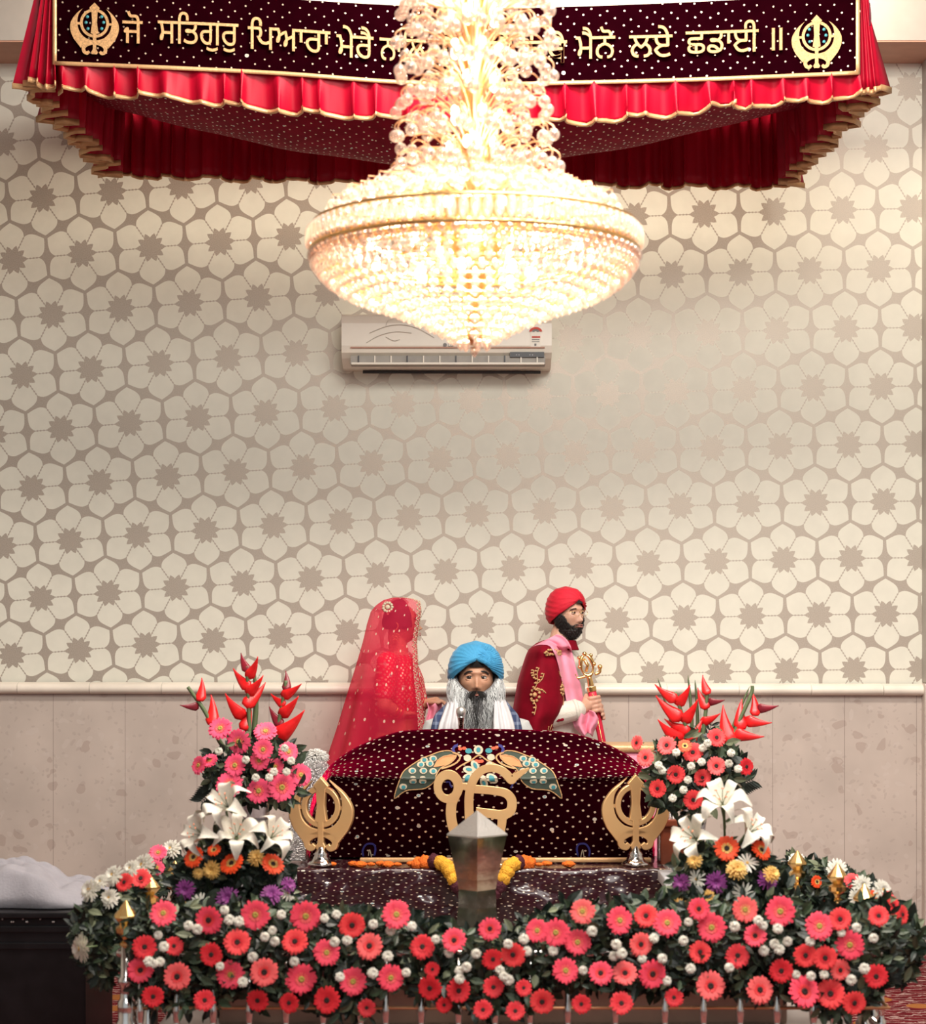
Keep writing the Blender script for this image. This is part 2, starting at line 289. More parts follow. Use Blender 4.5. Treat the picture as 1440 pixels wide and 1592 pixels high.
# ------------------------------------------------------------------ mesh helpers
class MB:
    def __init__(s): s.v = []; s.f = []; s.m = []; s.uv = []
    def add(s, v, f, m=0, uv=None):
        n = len(s.v); s.v += [tuple(x) for x in v]
        s.uv += [tuple(x) for x in uv] if uv is not None else [(0, 0)]*len(v)
        s.f += [tuple(i+n for i in q) for q in f]
        s.m += list(m) if isinstance(m, (list, tuple)) else [m]*len(f)
        return s
    def join(s, o, mtx=None, m=None):
        v = [tuple(mtx @ Vector(x)) for x in o.v] if mtx is not None else o.v
        return s.add(v, o.f, o.m if m is None else m, o.uv)
    def box(s, x0, x1, y0, y1, z0, z1, m=0):
        v = [(x, y, z) for x in (x0, x1) for y in (y0, y1) for z in (z0, z1)]
        return s.add(v, [(0, 1, 3, 2), (4, 6, 7, 5), (0, 4, 5, 1), (2, 3, 7, 6), (0, 2, 6, 4), (1, 5, 7, 3)], m)
    def rbox(s, x0, x1, y0, y1, z0, z1, r=.01, m=0):
        """box with chamfered edges"""
        bm = bmesh.new(); bmesh.ops.create_cube(bm, size=1)
        for v in bm.verts: v.co = Vector(((x0+x1)/2+v.co.x*(x1-x0), (y0+y1)/2+v.co.y*(y1-y0), (z0+z1)/2+v.co.z*(z1-z0)))
        bmesh.ops.bevel(bm, geom=bm.edges[:], offset=r, segments=2, affect='EDGES', profile=.6)
        bm.verts.index_update(); s.add([v.co[:] for v in bm.verts], [[v.index for v in f.verts] for f in bm.faces], m); bm.free(); return s
    def grid(s, fn, nu, nv, m=0, closeu=False, uvfn=None):
        """fn(u,v) with u,v in 0..1"""
        V = []; U = []
        for j in range(nv+1):
            for i in range(nu+(0 if closeu else 1)):
                u, v = i/nu, j/nv
                V.append(fn(u, v)); U.append(uvfn(u, v) if uvfn else (u, v))
        w_ = nu if closeu else nu+1; Fc = []; Mm = []
        for j in range(nv):
            for i in range(nu):
                i2 = (i+1) % w_ if closeu else i+1
                Fc.append((j*w_+i, j*w_+i2, (j+1)*w_+i2, (j+1)*w_+i))
                Mm.append(m(i/nu, j/nv) if callable(m) else m)
        return s.add(V, Fc, Mm, U)
    def tube(s, pts, rad, seg=8, m=0, caps=True, closed=False):
        pts = [Vector(p) for p in pts]; n = len(pts)
        if not hasattr(rad, '__len__'): rad = [rad]*n
        V = []; Fc = []; prev = None
        for i, p in enumerate(pts):
            if closed: t = pts[(i+1) % n]-pts[i-1]
            else: t = pts[min(i+1, n-1)]-pts[max(i-1, 0)]
            if t.length < 1e-9: t = Vector((0, 0, 1))
            t.normalize()
            if prev is None:
                a = Vector((0, 0, 1)) if abs(t.z) < .9 else Vector((1, 0, 0)); nx = t.cross(a).normalized()
            else:
                nx = prev-t*prev.dot(t)
                nx = nx.normalized() if nx.length > 1e-6 else t.orthogonal().normalized()
            prev = nx; ny = t.cross(nx)
            for k in range(seg):
                a = 2*PI*k/seg; V.append(p+(nx*math.cos(a)+ny*math.sin(a))*rad[i])
        rng = n if closed else n-1
        for i in range(rng):
            for k in range(seg):
                j = (i+1) % n
                Fc.append((i*seg+k, i*seg+(k+1) % seg, j*seg+(k+1) % seg, j*seg+k))
        if caps and not closed:
            Fc.append(tuple(range(seg-1, -1, -1))); Fc.append(tuple((n-1)*seg+k for k in range(seg)))
        return s.add(V, Fc, m)
    def capsule(s, pts, rad, seg=14, m=0):
        """tapered limb with round ends"""
        pts = [Vector(p) for p in pts]; n = len(pts)
        if not hasattr(rad, '__len__'): rad = [rad]*n
        a = (pts[0]-pts[1]).normalized(); b = (pts[-1]-pts[-2]).normalized()
        P2 = []; R2 = []
        for t in (.999, .9, .7, .4): P2.append(pts[0]+a*rad[0]*t); R2.append(rad[0]*math.sqrt(max(1e-4, 1-t*t)))
        P2 += pts; R2 += list(rad)
        for t in (.4, .7, .9, .999): P2.append(pts[-1]+b*rad[-1]*t); R2.append(rad[-1]*math.sqrt(max(1e-4, 1-t*t)))
        return s.tube(P2, R2, seg, m)
    def lathe(s, prof, seg=20, m=0, c=(0, 0, 0), cap=True):
        V = []; Fc = []; Mm = []
        for (r, z) in prof:
            for k in range(seg):
                a = 2*PI*k/seg; V.append((c[0]+r*math.cos(a), c[1]+r*math.sin(a), c[2]+z))
        for i in range(len(prof)-1):
            for k in range(seg):
                Fc.append((i*seg+k, i*seg+(k+1) % seg, (i+1)*seg+(k+1) % seg, (i+1)*seg+k)); Mm.append(m)
        if cap:
            Fc.append(tuple(range(seg-1, -1, -1))); Mm.append(m); Fc.append(tuple((len(prof)-1)*seg+k for k in range(seg))); Mm.append(m)
        return s.add(V, Fc, Mm)
    def ico(s, c, r, sub=1, m=0, sq=(1, 1, 1)):
        V, Fc = ICO[sub]
        return s.add([(c[0]+x*r*sq[0], c[1]+y*r*sq[1], c[2]+z*r*sq[2]) for x, y, z in V], Fc, m)
    def build(s, name, mats, parent=None, smooth=True, loc=None, solid=0, sharp=False):
        me = bpy.data.meshes.new(name)
        o0 = Vector(loc) if loc is not None else Vector((0, 0, 0))
        me.from_pydata([tuple(Vector(v)-o0) for v in s.v] if loc is not None else s.v, [], s.f)
        if not isinstance(mats, (list, tuple)): mats = [mats]
        for q in mats: me.materials.append(M[q] if isinstance(q, str) else q)
        me.polygons.foreach_set('material_index', s.m); me.polygons.foreach_set('use_smooth', [smooth]*len(s.f))
        ul = me.uv_layers.new(name='UVMap'); vi = np.empty(len(me.loops), dtype=np.int32); me.loops.foreach_get('vertex_index', vi)
        ul.data.foreach_set('uv', np.array(s.uv, dtype=np.float32).reshape(-1, 2)[vi].ravel())
        me.update()
        if smooth and sharp: me.set_sharp_from_angle(angle=math.radians(38))
        o = bpy.data.objects.new(name, me); COL.objects.link(o)
        if parent is not None:
            o.parent = parent
            if loc is None: o.location = (0, 0, 0)
        if loc is not None: o.location = o0 - (Vector(parent.location) if parent is not None and parent.type == 'EMPTY' and False else Vector((0, 0, 0)))
        if solid:
            md = o.modifiers.new('thickness', 'SOLIDIFY'); md.thickness = solid; md.offset = 0
        return o
def _ico(sub):
    bm = bmesh.new(); bmesh.ops.create_icosphere(bm, subdivisions=sub, radius=1)
    bm.verts.index_update(); r = ([v.co[:] for v in bm.verts], [[v.index for v in f.verts] for f in bm.faces]); bm.free(); return r
ICO = {1: _ico(1), 2: _ico(2), 3: _ico(3)}
def thing(name, label, cat, loc=(0, 0, 0), rot=(0, 0, 0), group=None):
    o = bpy.data.objects.new(name, None); o.empty_display_size = .05; COL.objects.link(o)
    o.location = loc; o.rotation_euler = rot
    tag(o, label, cat, group); return o
def tag(o, label=None, cat=None, group=None, kind=None):
    if label: o['label'] = label
    if cat: o['category'] = cat
    if group: o['group'] = group
    if kind: o['kind'] = kind
    return o
def part(name, mb, mats, parent, label=None, smooth=True, solid=0, sharp=False, kind=None):
    """mb is in world coordinates; parent is an Empty (unrotated) or a mesh already placed under one"""
    off = Vector((0, 0, 0)); q = parent
    while q is not None: off += Vector(q.location); q = q.parent
    m2 = MB(); m2.v = [(v[0]-off.x, v[1]-off.y, v[2]-off.z) for v in mb.v]; m2.f = mb.f; m2.m = mb.m; m2.uv = mb.uv
    o = m2.build(name, mats, parent, smooth, solid=solid, sharp=sharp)
    if label: o['label'] = label
    if kind: o['kind'] = kind
    return o
def copy_tree(o, parent=None):
    c = o.copy(); COL.objects.link(c)
    if parent is not None: c.parent = parent
    for ch in list(o.children): copy_tree(ch, c)
    return c
def struct(name, mb, mats, smooth=False, **k):
    o = mb.build(name, mats, None, smooth, **k); o['kind'] = 'structure'; return o
def catmull(pts, n=8, closed=False):
    pts = [Vector(p) for p in pts]; out = []; N_ = len(pts)
    for i in range(N_ if closed else N_-1):
        if closed: a, b, c, d = pts[i-1], pts[i], pts[(i+1) % N_], pts[(i+2) % N_]
        else: a, b, c, d = pts[max(i-1, 0)], pts[i], pts[i+1], pts[min(i+2, N_-1)]
        for k in range(n):
            t = k/n
            out.append(.5*((2*b)+(c-a)*t+(2*a-5*b+4*c-d)*t*t+(3*b-a-3*c+d)*t**3))
    if not closed: out.append(pts[-1])
    return out
def lerp_tab(tab, x):
    """piecewise-linear table [(x,y),...]"""
    if x <= tab[0][0]: return tab[0][1]
    for (a, b), (c, d) in zip(tab, tab[1:]):
        if x <= c: return b+(d-b)*(x-a)/(c-a)
    return tab[-1][1]
def shape2d(splines, ext=.5, bevel=0.0, fill='BOTH', res=1):
    """flat filled shape from closed 2D outlines (holes allowed) -> MB in the XY plane, thickness along z"""
    cu = bpy.data.curves.new('tmp', 'CURVE'); cu.dimensions = '2D'; cu.fill_mode = fill; cu.extrude = ext; cu.bevel_depth = bevel; cu.bevel_resolution = res
    for pts in splines:
        sp = cu.splines.new('POLY'); sp.points.add(len(pts)-1)
        for q, p in zip(sp.points, pts): q.co = (p[0], p[1], 0, 1)
        sp.use_cyclic_u = True
    return from_curve(cu)
def from_curve(cu):
    o = bpy.data.objects.new('tmp', cu); COL.objects.link(o); bpy.context.view_layer.update()
    ev = o.evaluated_get(bpy.context.evaluated_depsgraph_get()); me = ev.to_mesh()
    mb = MB().add([v.co[:] for v in me.vertices], [tuple(p.vertices) for p in me.polygons])
    ev.to_mesh_clear(); bpy.data.objects.remove(o); bpy.data.curves.remove(cu); return mb
def text2d(body, ext=.02, off=0.0):
    from mathutils.geometry import interpolate_bezier
    cu = bpy.data.curves.new('tmp', 'FONT'); cu.body = body
    o = bpy.data.objects.new('tmp', cu); COL.objects.link(o); bpy.context.view_layer.update()
    dg = bpy.context.evaluated_depsgraph_get(); c2 = o.evaluated_get(dg).to_curve(dg)
    loops = []
    for sp in c2.splines:
        b = sp.bezier_points; n = len(b); pts = []
        if n < 2: continue
        for i in range(n):
            a, d = b[i], b[(i+1) % n]
            straight = (a.handle_right-a.co).length < 1e-5 and (d.handle_left-d.co).length < 1e-5
            pts += [q for q in interpolate_bezier(a.co, a.handle_right, d.handle_left, d.co, 2 if straight else 6)[:-1]]
        pts = [(p.x, p.y) for p in pts]
        area_ = sum(pts[i-1][0]*pts[i][1]-pts[i][0]*pts[i-1][1] for i in range(len(pts)))/2
        if abs(area_) > 1e-5: loops.append((area_, pts))
    o.to_curve_clear(); bpy.data.objects.remove(o); bpy.data.curves.remove(cu)
    big = max(loops, key=lambda q: abs(q[0]))[0]; sg = 1 if big > 0 else -1
    def inside(p, poly):
        c = False
        for i in range(len(poly)):
            (x1, y1), (x2, y2) = poly[i-1], poly[i]
            if (y1 > p[1]) != (y2 > p[1]) and p[0] < (x2-x1)*(p[1]-y1)/(y2-y1)+x1: c = not c
        return c
    mb = MB(); outer = [l for l in loops if l[0]*sg > 0]; holes = [l for l in loops if l[0]*sg < 0]
    for a_, o_ in outer:
        hs = [h for _, h in holes if abs(_) < abs(a_) and inside(h[0], o_) and inside(h[len(h)//2], o_)]
        mb.join(shape2d([o_]+hs, ext, off))
    return mb
def stroke(pts, wd, n=8):
    """closed outline of a brush stroke of varying width through 2D points"""
    c = catmull([Vector((p[0], p[1], 0)) for p in pts], n); m = len(c)
    L_ = []; R_ = []
    for i, p in enumerate(c):
        t = (c[min(i+1, m-1)]-c[max(i-1, 0)]).normalized(); nn = Vector((-t.y, t.x, 0))
        f = i/(m-1)*(len(pts)-1)
        w_ = wd if not hasattr(wd, '__len__') else lerp_tab(list(enumerate(wd)), f)
        L_.append(p+nn*w_/2); R_.append(p-nn*w_/2)
    return [(q.x, q.y) for q in L_+R_[::-1]]
def ellipse(cx, cy, rx, ry, n=28):
    return [(cx+rx*math.cos(2*PI*k/n), cy+ry*math.sin(2*PI*k/n)) for k in range(n)]
def smooth_closed(pts, n=6):
    return [(p.x, p.y) for p in catmull([Vector((a, b, 0)) for a, b in pts], n, True)]
def khanda(ext=.04, bevel=.012):
    """double-edged sword, ring and two curved swords; unit = half the width, centre of ring near 0,0"""
    mb = MB()
    mb.join(shape2d([[(0, .93), (-.22, .70), (-.13, .60), (-.10, .1), (-.16, -.34), (-.07, -.37), (-.07, -1.0), (-.14, -1.12), (-.10, -1.2), (.10, -1.2), (.14, -1.12), (.07, -1.0), (.07, -.37), (.16, -.34), (.10, .1), (.13, .60), (.22, .70)]], ext*1.15, bevel))
    mb.join(shape2d([ellipse(0, .08, .60, .60, 44), ellipse(0, .08, .485, .485, 44)], ext*.9, bevel))
    for s in (-1, 1):
        out = [(.47, .68), (.70, .50), (.90, .25), (1.0, 0), (.98, -.3), (.85, -.6), (.56, -.96), (.46, -.84), (.34, -.74), (.0, -.80), (.0, -.64), (.33, -.56), (.55, -.38), (.66, -.18), (.71, .10), (.67, .38), (.57, .56)]
        pts = [(p.x, p.y) for p in catmull([Vector((a, b, 0)) for a, b in out[:6]], 5)]+out[6:10]+[(p.x, p.y) for p in catmull([Vector((a, b, 0)) for a, b in out[10:]+[out[0]]], 5)][:-1]
        mb.join(shape2d([[(s*a, b) for a, b in (pts if s > 0 else pts[::-1])]], ext, bevel))
        mb.join(shape2d([[(s*a, b) for a, b in stroke([(0, -.72), (.25, -.78), (.44, -.92), (.43, -1.10), (.30, -1.16), (.22, -1.08)], [.14, .15, .15, .14, .14, .10])]], ext, bevel))
        mb.join(shape2d([[(s*.58, .10), (s*.74, .10), (s*.74, -.0), (s*.58, -.0)]], ext*.8, 0))
    return mb
CAMLOC = Vector((0, 0, CZ))
def ray(px, py):
    d = P(px, py, 1.0)-CAMLOC; return d.normalized()
def bvh_of(*objs):
    V = []; Fc = []
    for o in objs:
        off = Vector((0, 0, 0)); q = o
        while q is not None: off += Vector(q.location); q = q.parent
        n = len(V); V += [v.co+off for v in o.data.vertices]; Fc += [[i+n for i in p.vertices] for p in o.data.polygons]
    return BVHTree.FromPolygons(V, Fc)
def on_surface(bvh, px, py, off=.003, D=None):
    h = bvh.ray_cast(CAMLOC, ray(px, py))
    if h[0] is None: return P(px, py, D) if D else None
    nn = h[1]; nn = nn if nn.dot(ray(px, py)) < 0 else -nn
    return h[0]+nn*off
def drape(bvh, rows, nu, nv, off=.012, Ddef=10, fold=0.0, nf=3, smooth=2, hold=1.0):
    """cloth laid over a body: rows = [(xl,yl,xr,yr)...] outline, dropped on the surface below it"""
    lef = catmull([Vector((a, b, 0)) for a, b, c, d in rows], 8); rig = catmull([Vector((c, d, 0)) for a, b, c, d in rows], 8)
    Dm = np.zeros((nv+1, nu+1)); Q = []
    for j in range(nv+1):
        k = j/nv*(len(lef)-1); i0 = min(int(k), len(lef)-2); t = k-i0
        a = lef[i0].lerp(lef[i0+1], t); b = rig[i0].lerp(rig[i0+1], t); row = []
        for i in range(nu+1):
            p = a.lerp(b, i/nu); row.append(p); h = bvh.ray_cast(CAMLOC, ray(p.x, p.y)); Dm[j, i] = h[0].y if h[0] is not None else np.nan
        Q.append(row)
    jh = int(nv*hold)
    if hold < 1: Dm[jh:] = Dm[jh-1]
    md = np.nanmedian(Dm) if np.isfinite(Dm).any() else Ddef
    Dm = np.where(np.isnan(Dm), md, Dm)
    for _ in range(smooth):
        pd = np.pad(Dm, 1, mode='edge'); Dm = np.minimum(Dm, (pd[:-2, 1:-1]+pd[2:, 1:-1]+pd[1:-1, :-2]+pd[1:-1, 2:]+Dm)/5)
    def fn(u, v):
        j = int(round(v*nv)); i = int(round(u*nu)); p = Q[j][i]
        return P(p.x, p.y, Dm[j, i]-off-fold*(.5+.5*math.sin(u*nf*2*PI+v*1.5)))
    return MB().grid(fn, nu, nv)
def fold_noise(p, s=1.0): return noise.noise(Vector(p)*s)
# ================================================================== SETTING
WY = 10.67
cx_ = [5.96956, 2.92235, 0.14922, 0.00187, -0.03862, -0.00065]; cy_ = [-9.49381, -0.12475, 3.20857, 0.02513, -0.00984, -0.05407]
def wuv(x, z):
    b = (1, x, z, x*x, x*z, z*z)
    return (sum(a*c for a, c in zip(cx_, b)), sum(a*c for a, c in zip(cy_, b)))
X0, X1, ZT = -5.0, 5.0, 5.3
mb = MB(); xe = 2.385
mb.grid(lambda u, v: (X0+(xe-X0)*u, WY, 1.30+(4.75-1.30)*v), 40, 18, uvfn=lambda u, v: wuv(X0+(xe-X0)*u, 1.30+(4.75-1.30)*v))
struct('wall_back', mb, 'wallpaper')
struct('wall_dado', MB().box(X0, 2.372, WY-.03, WY+.02, 0, 1.325), 'marble')
struct('wall_pilaster', MB().rbox(xe-.005, 3.1, WY-.10, WY+.1, 1.36, 4.6, .01), 'white_paint')
struct('trim_1', MB().rbox(2.372, 3.1, WY-.10, WY+.1, 0, 1.36, .01), 'marble')
mb = MB()
prof = [(0, 1.30), (.035, 1.302), (.052, 1.312), (.058, 1.328), (.052, 1.345), (.035, 1.354), (.02, 1.358), (0, 1.362)]
for k in range(27):
    xa = X0+k*.372+.10; xb = xa+.370
    mb.grid(lambda u, v: (xa+(xb-xa)*u, WY-.02-lerp_tab(list(enumerate([p[0] for p in prof])), v*7), lerp_tab(list(enumerate([p[1] for p in prof])), v*7)-.004*(xa+.0)/2.0), 1, 7)
struct('trim_2', mb, 'rail', smooth=True)
struct('wall_header', MB().box(X0, X1, WY-.39, WY+.2, 4.58, ZT, 0), 'white_paint')
struct('trim_3', MB().box(X0, X1, WY-.388, WY, 4.572, 4.58), 'brown_paint')
struct('ceiling', MB().box(X0, X1, -2, WY+.2, ZT, ZT+.1), 'white_paint')
struct('floor', MB().box(X0, X1, -2, WY+.2, -.06, 0), 'carpet')
struct('baseboard_back', MB().rbox(X0, 2.3, WY-.045, WY-.028, 0, .11, .004), 'brown_paint')
struct('wall_left', MB().box(X0-.1, X0, -2, WY+.2, 0, ZT), 'white_paint')
struct('wall_right', MB().box(X1, X1+.1, -2, WY+.2, 0, ZT), 'white_paint')
# ================================================================== AIR CONDITIONER
D = 10.44; a0 = P(531, 568, D); a1 = P(858, 486, D)
ac = thing('air_conditioner', 'ivory split air conditioner on the wallpapered wall below the chandelier', 'air conditioner', (a0.x, WY-.2, a0.z))
x0, x1, z0, z1 = a0.x, a1.x, a0.z, a1.z; H = z1-z0
mb = MB()
pf = [(WY, 0), (WY-.10, 0), (WY-.19, .04), (WY-.225, .065), (WY-.232, .10), (WY-.228, H*.8), (WY-.20, H*.95), (WY-.17, H), (WY, H)]
for sx in (x0, x1): mb.v += [(sx, y, z0+z) for y, z in pf]; mb.uv += [(0, 0)]*9
for i in range(9): mb.f.append((i, (i+1) % 9, 9+(i+1) % 9, 9+i)); mb.m.append(0)
mb.f += [tuple(range(8, -1, -1)), tuple(range(9, 18))]; mb.m += [0, 0]
part('casing', mb, 'ac_white', ac, smooth=False)
yf = WY-.2345
def acp(px, py): q = P(px, py, D); return q.x, q.z
def acbox(xa, ya, xb, yb, d=.003, y=yf):
    a = acp(xa, ya); b = acp(xb, yb); return MB().box(a[0], b[0], y-d, y+.01, b[1], a[1])
part('trim_line', acbox(545, 541.6, 847, 539.4), 'brown_paint', ac, smooth=False)
mb = MB(); a = acp(545, 566); b = acp(848, 553)
mb.box(a[0], b[0], WY-.226, WY-.10, a[1]+.001, b[1])
part('outlet', mb, 'ac_grey', ac, smooth=False)
part('air_flap', MB().rbox(a[0]+.005, b[0]-.005, WY-.245, WY-.222, a[1]-.004, a[1]+.007, .002), 'ac_white', ac, smooth=False)
for k in range(12):
    xx = a[0]+(b[0]-a[0])*(k+.5)/12; part('louver', MB().box(xx-.003, xx+.003, WY-.236, WY-.2, a[1], b[1]), 'ac_white' if k % 3 else 'dark', ac, smooth=False)
dsp = part('display', acbox(793, 555.5, 846, 547.5), 'dark', ac, smooth=False)
for k, pxx in enumerate((802, 806, 823, 827)): part('indicator_mark', acbox(pxx, 552.6, pxx+2, 551.6, .005), 'white_cloth', dsp, smooth=False)
def flat_text(body, px, py, hpx, D_, y, name, mt, parent, wpx=None):
    t = text2d(body, .0008); xs = [v[0] for v in t.v]; ys = [v[1] for v in t.v]; s = hpx/F*D_/(max(ys)-min(ys)); sx = s if wpx is None else wpx/F*D_/(max(xs)-min(xs)); q = P(px, py, D_)
    t.v = [(q.x+(v[0]-min(xs))*sx, y-v[2]-.001, q.z+(v[1]-min(ys))*s) for v in t.v]; return part(name, t, mt, parent, smooth=False)
flat_text('LG', 697, 539, 5, D, yf, 'maker_letters', 'letter_grey', ac)
q = P(692, 536.5, D); part('maker_badge', MB().add([(q.x+.010*math.cos(i*PI/8), yf-.002, q.z+.010*math.sin(i*PI/8)) for i in range(16)], [tuple(range(15, -1, -1))]), 'letter_grey', ac, smooth=False)
lb = part('energy_label', acbox(825, 541, 841, 504, .0015), 'ac_white', ac, smooth=False)
mb = MB()
for (c, r0, r1, aa, bb, mi) in ((P(833, 517, D), .022, .034, 10, 170, 0), (P(833, 517, D), .008, .021, 15, 165, 1)):
    for i in range(10):
        t0 = math.radians(aa+(bb-aa)*i/10); t1 = math.radians(aa+(bb-aa)*(i+1)/10)
        mb.add([(c.x+r0*math.cos(t0), yf-.004, c.z+r0*math.sin(t0)*.7), (c.x+r1*math.cos(t0), yf-.004, c.z+r1*math.sin(t0)*.8), (c.x+r1*math.cos(t1), yf-.004, c.z+r1*math.sin(t1)*.8), (c.x+r0*math.cos(t1), yf-.004, c.z+r0*math.sin(t1)*.7)], [(0, 1, 2, 3)], mi)
part('star_fan_print', mb, ['letter_red', 'letter_grey'], lb, smooth=False)
for (a, b, c, d, mt) in ((827, 525.5, 840, 523, 'letter_red'), (827, 529, 839, 527.5, 'letter_grey'), (827, 532, 839, 531, 'letter_grey'), (831, 538, 834, 534.5, 'letter_grey')): part('label_line', acbox(a, b, c, d, .004), mt, lb, smooth=False)
mb = MB()
for pts in ([(570, 533), (590, 522), (615, 516), (640, 518)], [(600, 524), (612, 530), (622, 528)], [(575, 518), (600, 508), (625, 505), (650, 511), (675, 525)], [(600, 506), (604, 498), (612, 496)]):
    c = catmull([P(a, b, D) for a, b in pts], 6)
    mb.tube([(p.x, yf-.0008, p.z) for p in c], .0012, 4)
part('swirl_print', mb, 'swirl', ac)
part('pipe', MB().tube([(x0+.10, WY-.05, z0-.01), (x1-.05, WY-.05, z0-.012)], .009, 6), 'dark', ac)

# ================================================================== CANOPY
CY0, CY1 = 8.8, 10.2
cn = thing('ceremonial_canopy', 'crimson satin canopy with gold ribbon hems and a lettered velvet banner, hung over the altar', 'canopy', (-.05, 9.5, 4.35))
BOT = [(82, 100), (300, 109), (450, 117), (610, 129), (740, 133), (870, 131), (1100, 125), (1338, 115)]
TOP = [(70, -34), (300, -17), (450, -2), (610, 8), (740, 12), (870, 11), (1100, 2), (1345, -12)]
bm_ = lambda x: catv(BOT, x)
def catv(tab, x): 
    xs = [t[0] for t in tab]; 
    return float(np.interp(x, xs, [t[1] for t in tab]))
def smt(tab):
    c = catmull([Vector((a, b, 0)) for a, b in tab], 10); return [(p.x, p.y) for p in c]
BOT = smt(BOT); TOP = smt(TOP)
def bsurf(px, py, off=0.0):
    """banner cloth point under photo position: hangs in the plane of the front, bowing slightly forward"""
    fx = (px-710)/640; d = CY0-.10*(1-fx*fx)+.012*math.sin(px*.021)-off
    return P(px, py, d)
def ban(u, v):
    px = 82+(1338-82)*u; return bsurf(px, catv(TOP, px)+(catv(BOT, px)-catv(TOP, px))*v)
bn = part('banner', MB().grid(ban, 90, 10, uvfn=lambda u, v: (u*3.45, v*.37)), 'banner', cn, 'dark sequinned velvet banner')
mb = MB()
pts = [bsurf(x, catv(BOT, x)-2, .004) for x in np.linspace(84, 1336, 60)]
def ribbon(mb, pts, hw, up, m=0):
    n = len(pts); V = []
    for i, p in enumerate(pts):
        V += [tuple(p-up*hw), tuple(p+up*hw)]
    return mb.add(V, [(2*i, 2*i+2, 2*i+3, 2*i+1) for i in range(n-1)], m)
ribbon(mb, pts, .0085, Vector((0, 0, 1)))
for xx in (85, 1334):
    ribbon(mb, [bsurf(xx, y, .004) for y in np.linspace(catv(TOP, xx), catv(BOT, xx), 8)], .0085, Vector((1, 0, 0)))
part('banner_edging', mb, 'gold_cloth', bn, solid=.003)
def on_banner(mb2, fx, fy, s, sx=None):
    """mb2 in a unit plane (x right, y up) -> laid on the banner about photo point fx,fy at s px per unit, following its sag"""
    out = MB(); sx = sx or s
    for v in mb2.v:
        px = fx+v[0]*sx; slope = catv(BOT, px)-catv(BOT, fx); out.v.append(tuple(bsurf(px, fy+slope*.95-v[1]*s, .006+v[2])))
    out.f = mb2.f; out.m = mb2.m; out.uv = mb2.uv; return out
WORDS = [('ਜੋ', 190, 222, 34), ('ਸਿਤਗੁਰੁ', 245, 371, 36), ('ਿਪਆਰਾ', 385, 514, 46), ('ਮੇਰੈ', 523, 581, 57), ('ਨਾਿਲ', 590, 662, 62), ('ਹੈ', 680, 712, 66), ('ਿਜਥੈ', 724, 796, 66), ('ਿਕਥੈ', 806, 882, 65), ('ਮੈਨੋ', 895, 957, 58), ('ਲਏ', 978, 1046, 56), ('ਛਡਾਈ', 1066, 1180, 49), ('॥', 1200, 1217, 45)]
for s_, xa, xb, yh in WORDS:
    t = text2d(s_, .004, .010); xs = [v[0] for v in t.v]; k = (xb-xa)/(max(xs)-min(xs)); x_0 = min(xs)
    # headline sits at .62 font units; 52 px per font unit vertically
    t.v = [((v[0]-x_0-(max(xs)-x_0)/2), v[1]-.60, v[2]) for v in t.v]
    part('embroidered_word', on_banner(t, (xa+xb)/2, yh, 55, k), 'gold_thread', bn, smooth=False)
for fx, fy, s in ((147, 38, 37), (1270, 58, 38)):
    k = khanda(.10, .0); k.v = [(v[0], v[1]-.08, v[2]*.06) for v in k.v]
    e = part('embroidered_khanda', on_banner(k, fx, fy-2, s*1.02), 'gold_thread', bn)
    g = MB()
    for a, b in ((-.3, .32), (-.36, .08), (-.28, -.18), (.3, .32), (.38, .08), (.3, -.18)): g.ico(bsurf(fx+a*s, fy-b*s, .012), .008, 1, sq=(1, .4, 1))
    part('blue_gems', g, 'teal', e)
# pleated skirts.  hem(u), top(u) give 3D points; pleats bulge along nrm
def skirt(top, bot, nrm, npl, amp, nu=None, nv=8, seed=0, sharp=1.0, irregular=.35):
    r = random.Random(seed); ph = [r.uniform(-1, 1) for _ in range(npl+3)]; aa = [r.uniform(.5, 1.3) for _ in range(npl+3)]
    nu = nu or npl*8
    def fn(u, v):
        k = u*npl; i = int(k); t = k-i; j = ph[i]*(1-t)+ph[i+1]*t; a = aa[i]*(1-t)+aa[i+1]*t
        w_ = math.sin(2*PI*(k+irregular*j))+.3*math.sin(4*PI*k+j*3)
        a_, b_ = top(u), bot(u); p = a_.lerp(b_, v); side = (top(min(1, u+.01))-top(max(0, u-.01))).normalized()
        g = .30+.70*v
        return p+nrm*(w_*amp*a*g)+side*(math.cos(2*PI*(k+irregular*j))*amp*.55*a*g)+Vector((0, 0, .012*a*math.sin(k*2.1+j)*v))
    hem = lambda u, dz: fn(u, 1.0)+Vector((0, 0, dz))
    return fn, nu, nv
def add_skirt(name, top, bot, nrm, npl, amp, seed, mats, hemh=.020, nv=8, irregular=.35):
    fn, nu, nv = skirt(top, bot, nrm, npl, amp, nv=nv, seed=seed, irregular=irregular)
    sk = part(name, MB().grid(fn, nu, nv), mats, cn, solid=.0015)
    o = nrm*.003
    part('gold_hem', MB().grid(lambda u, v: fn(u, 1.0)+Vector((0, 0, -hemh*.4+hemh*v))+o*0, nu, 1), 'gold_cloth', sk, solid=.005)
    return sk
NF = Vector((0, -1, 0))
FB = smt([(82, 139), (160, 144), (240, 150), (330, 160), (450, 172), (610, 184), (740, 190), (870, 188), (1000, 180), (1120, 166), (1240, 158), (1340, 146)])
add_skirt('front_frill', lambda u: bsurf(84+1250*u, catv(BOT, 84+1250*u)-4, -.012), lambda u: bsurf(84+1250*u, catv(FB, 84+1250*u), -.012), NF, 30, .036, 3, 'satin', hemh=.018)
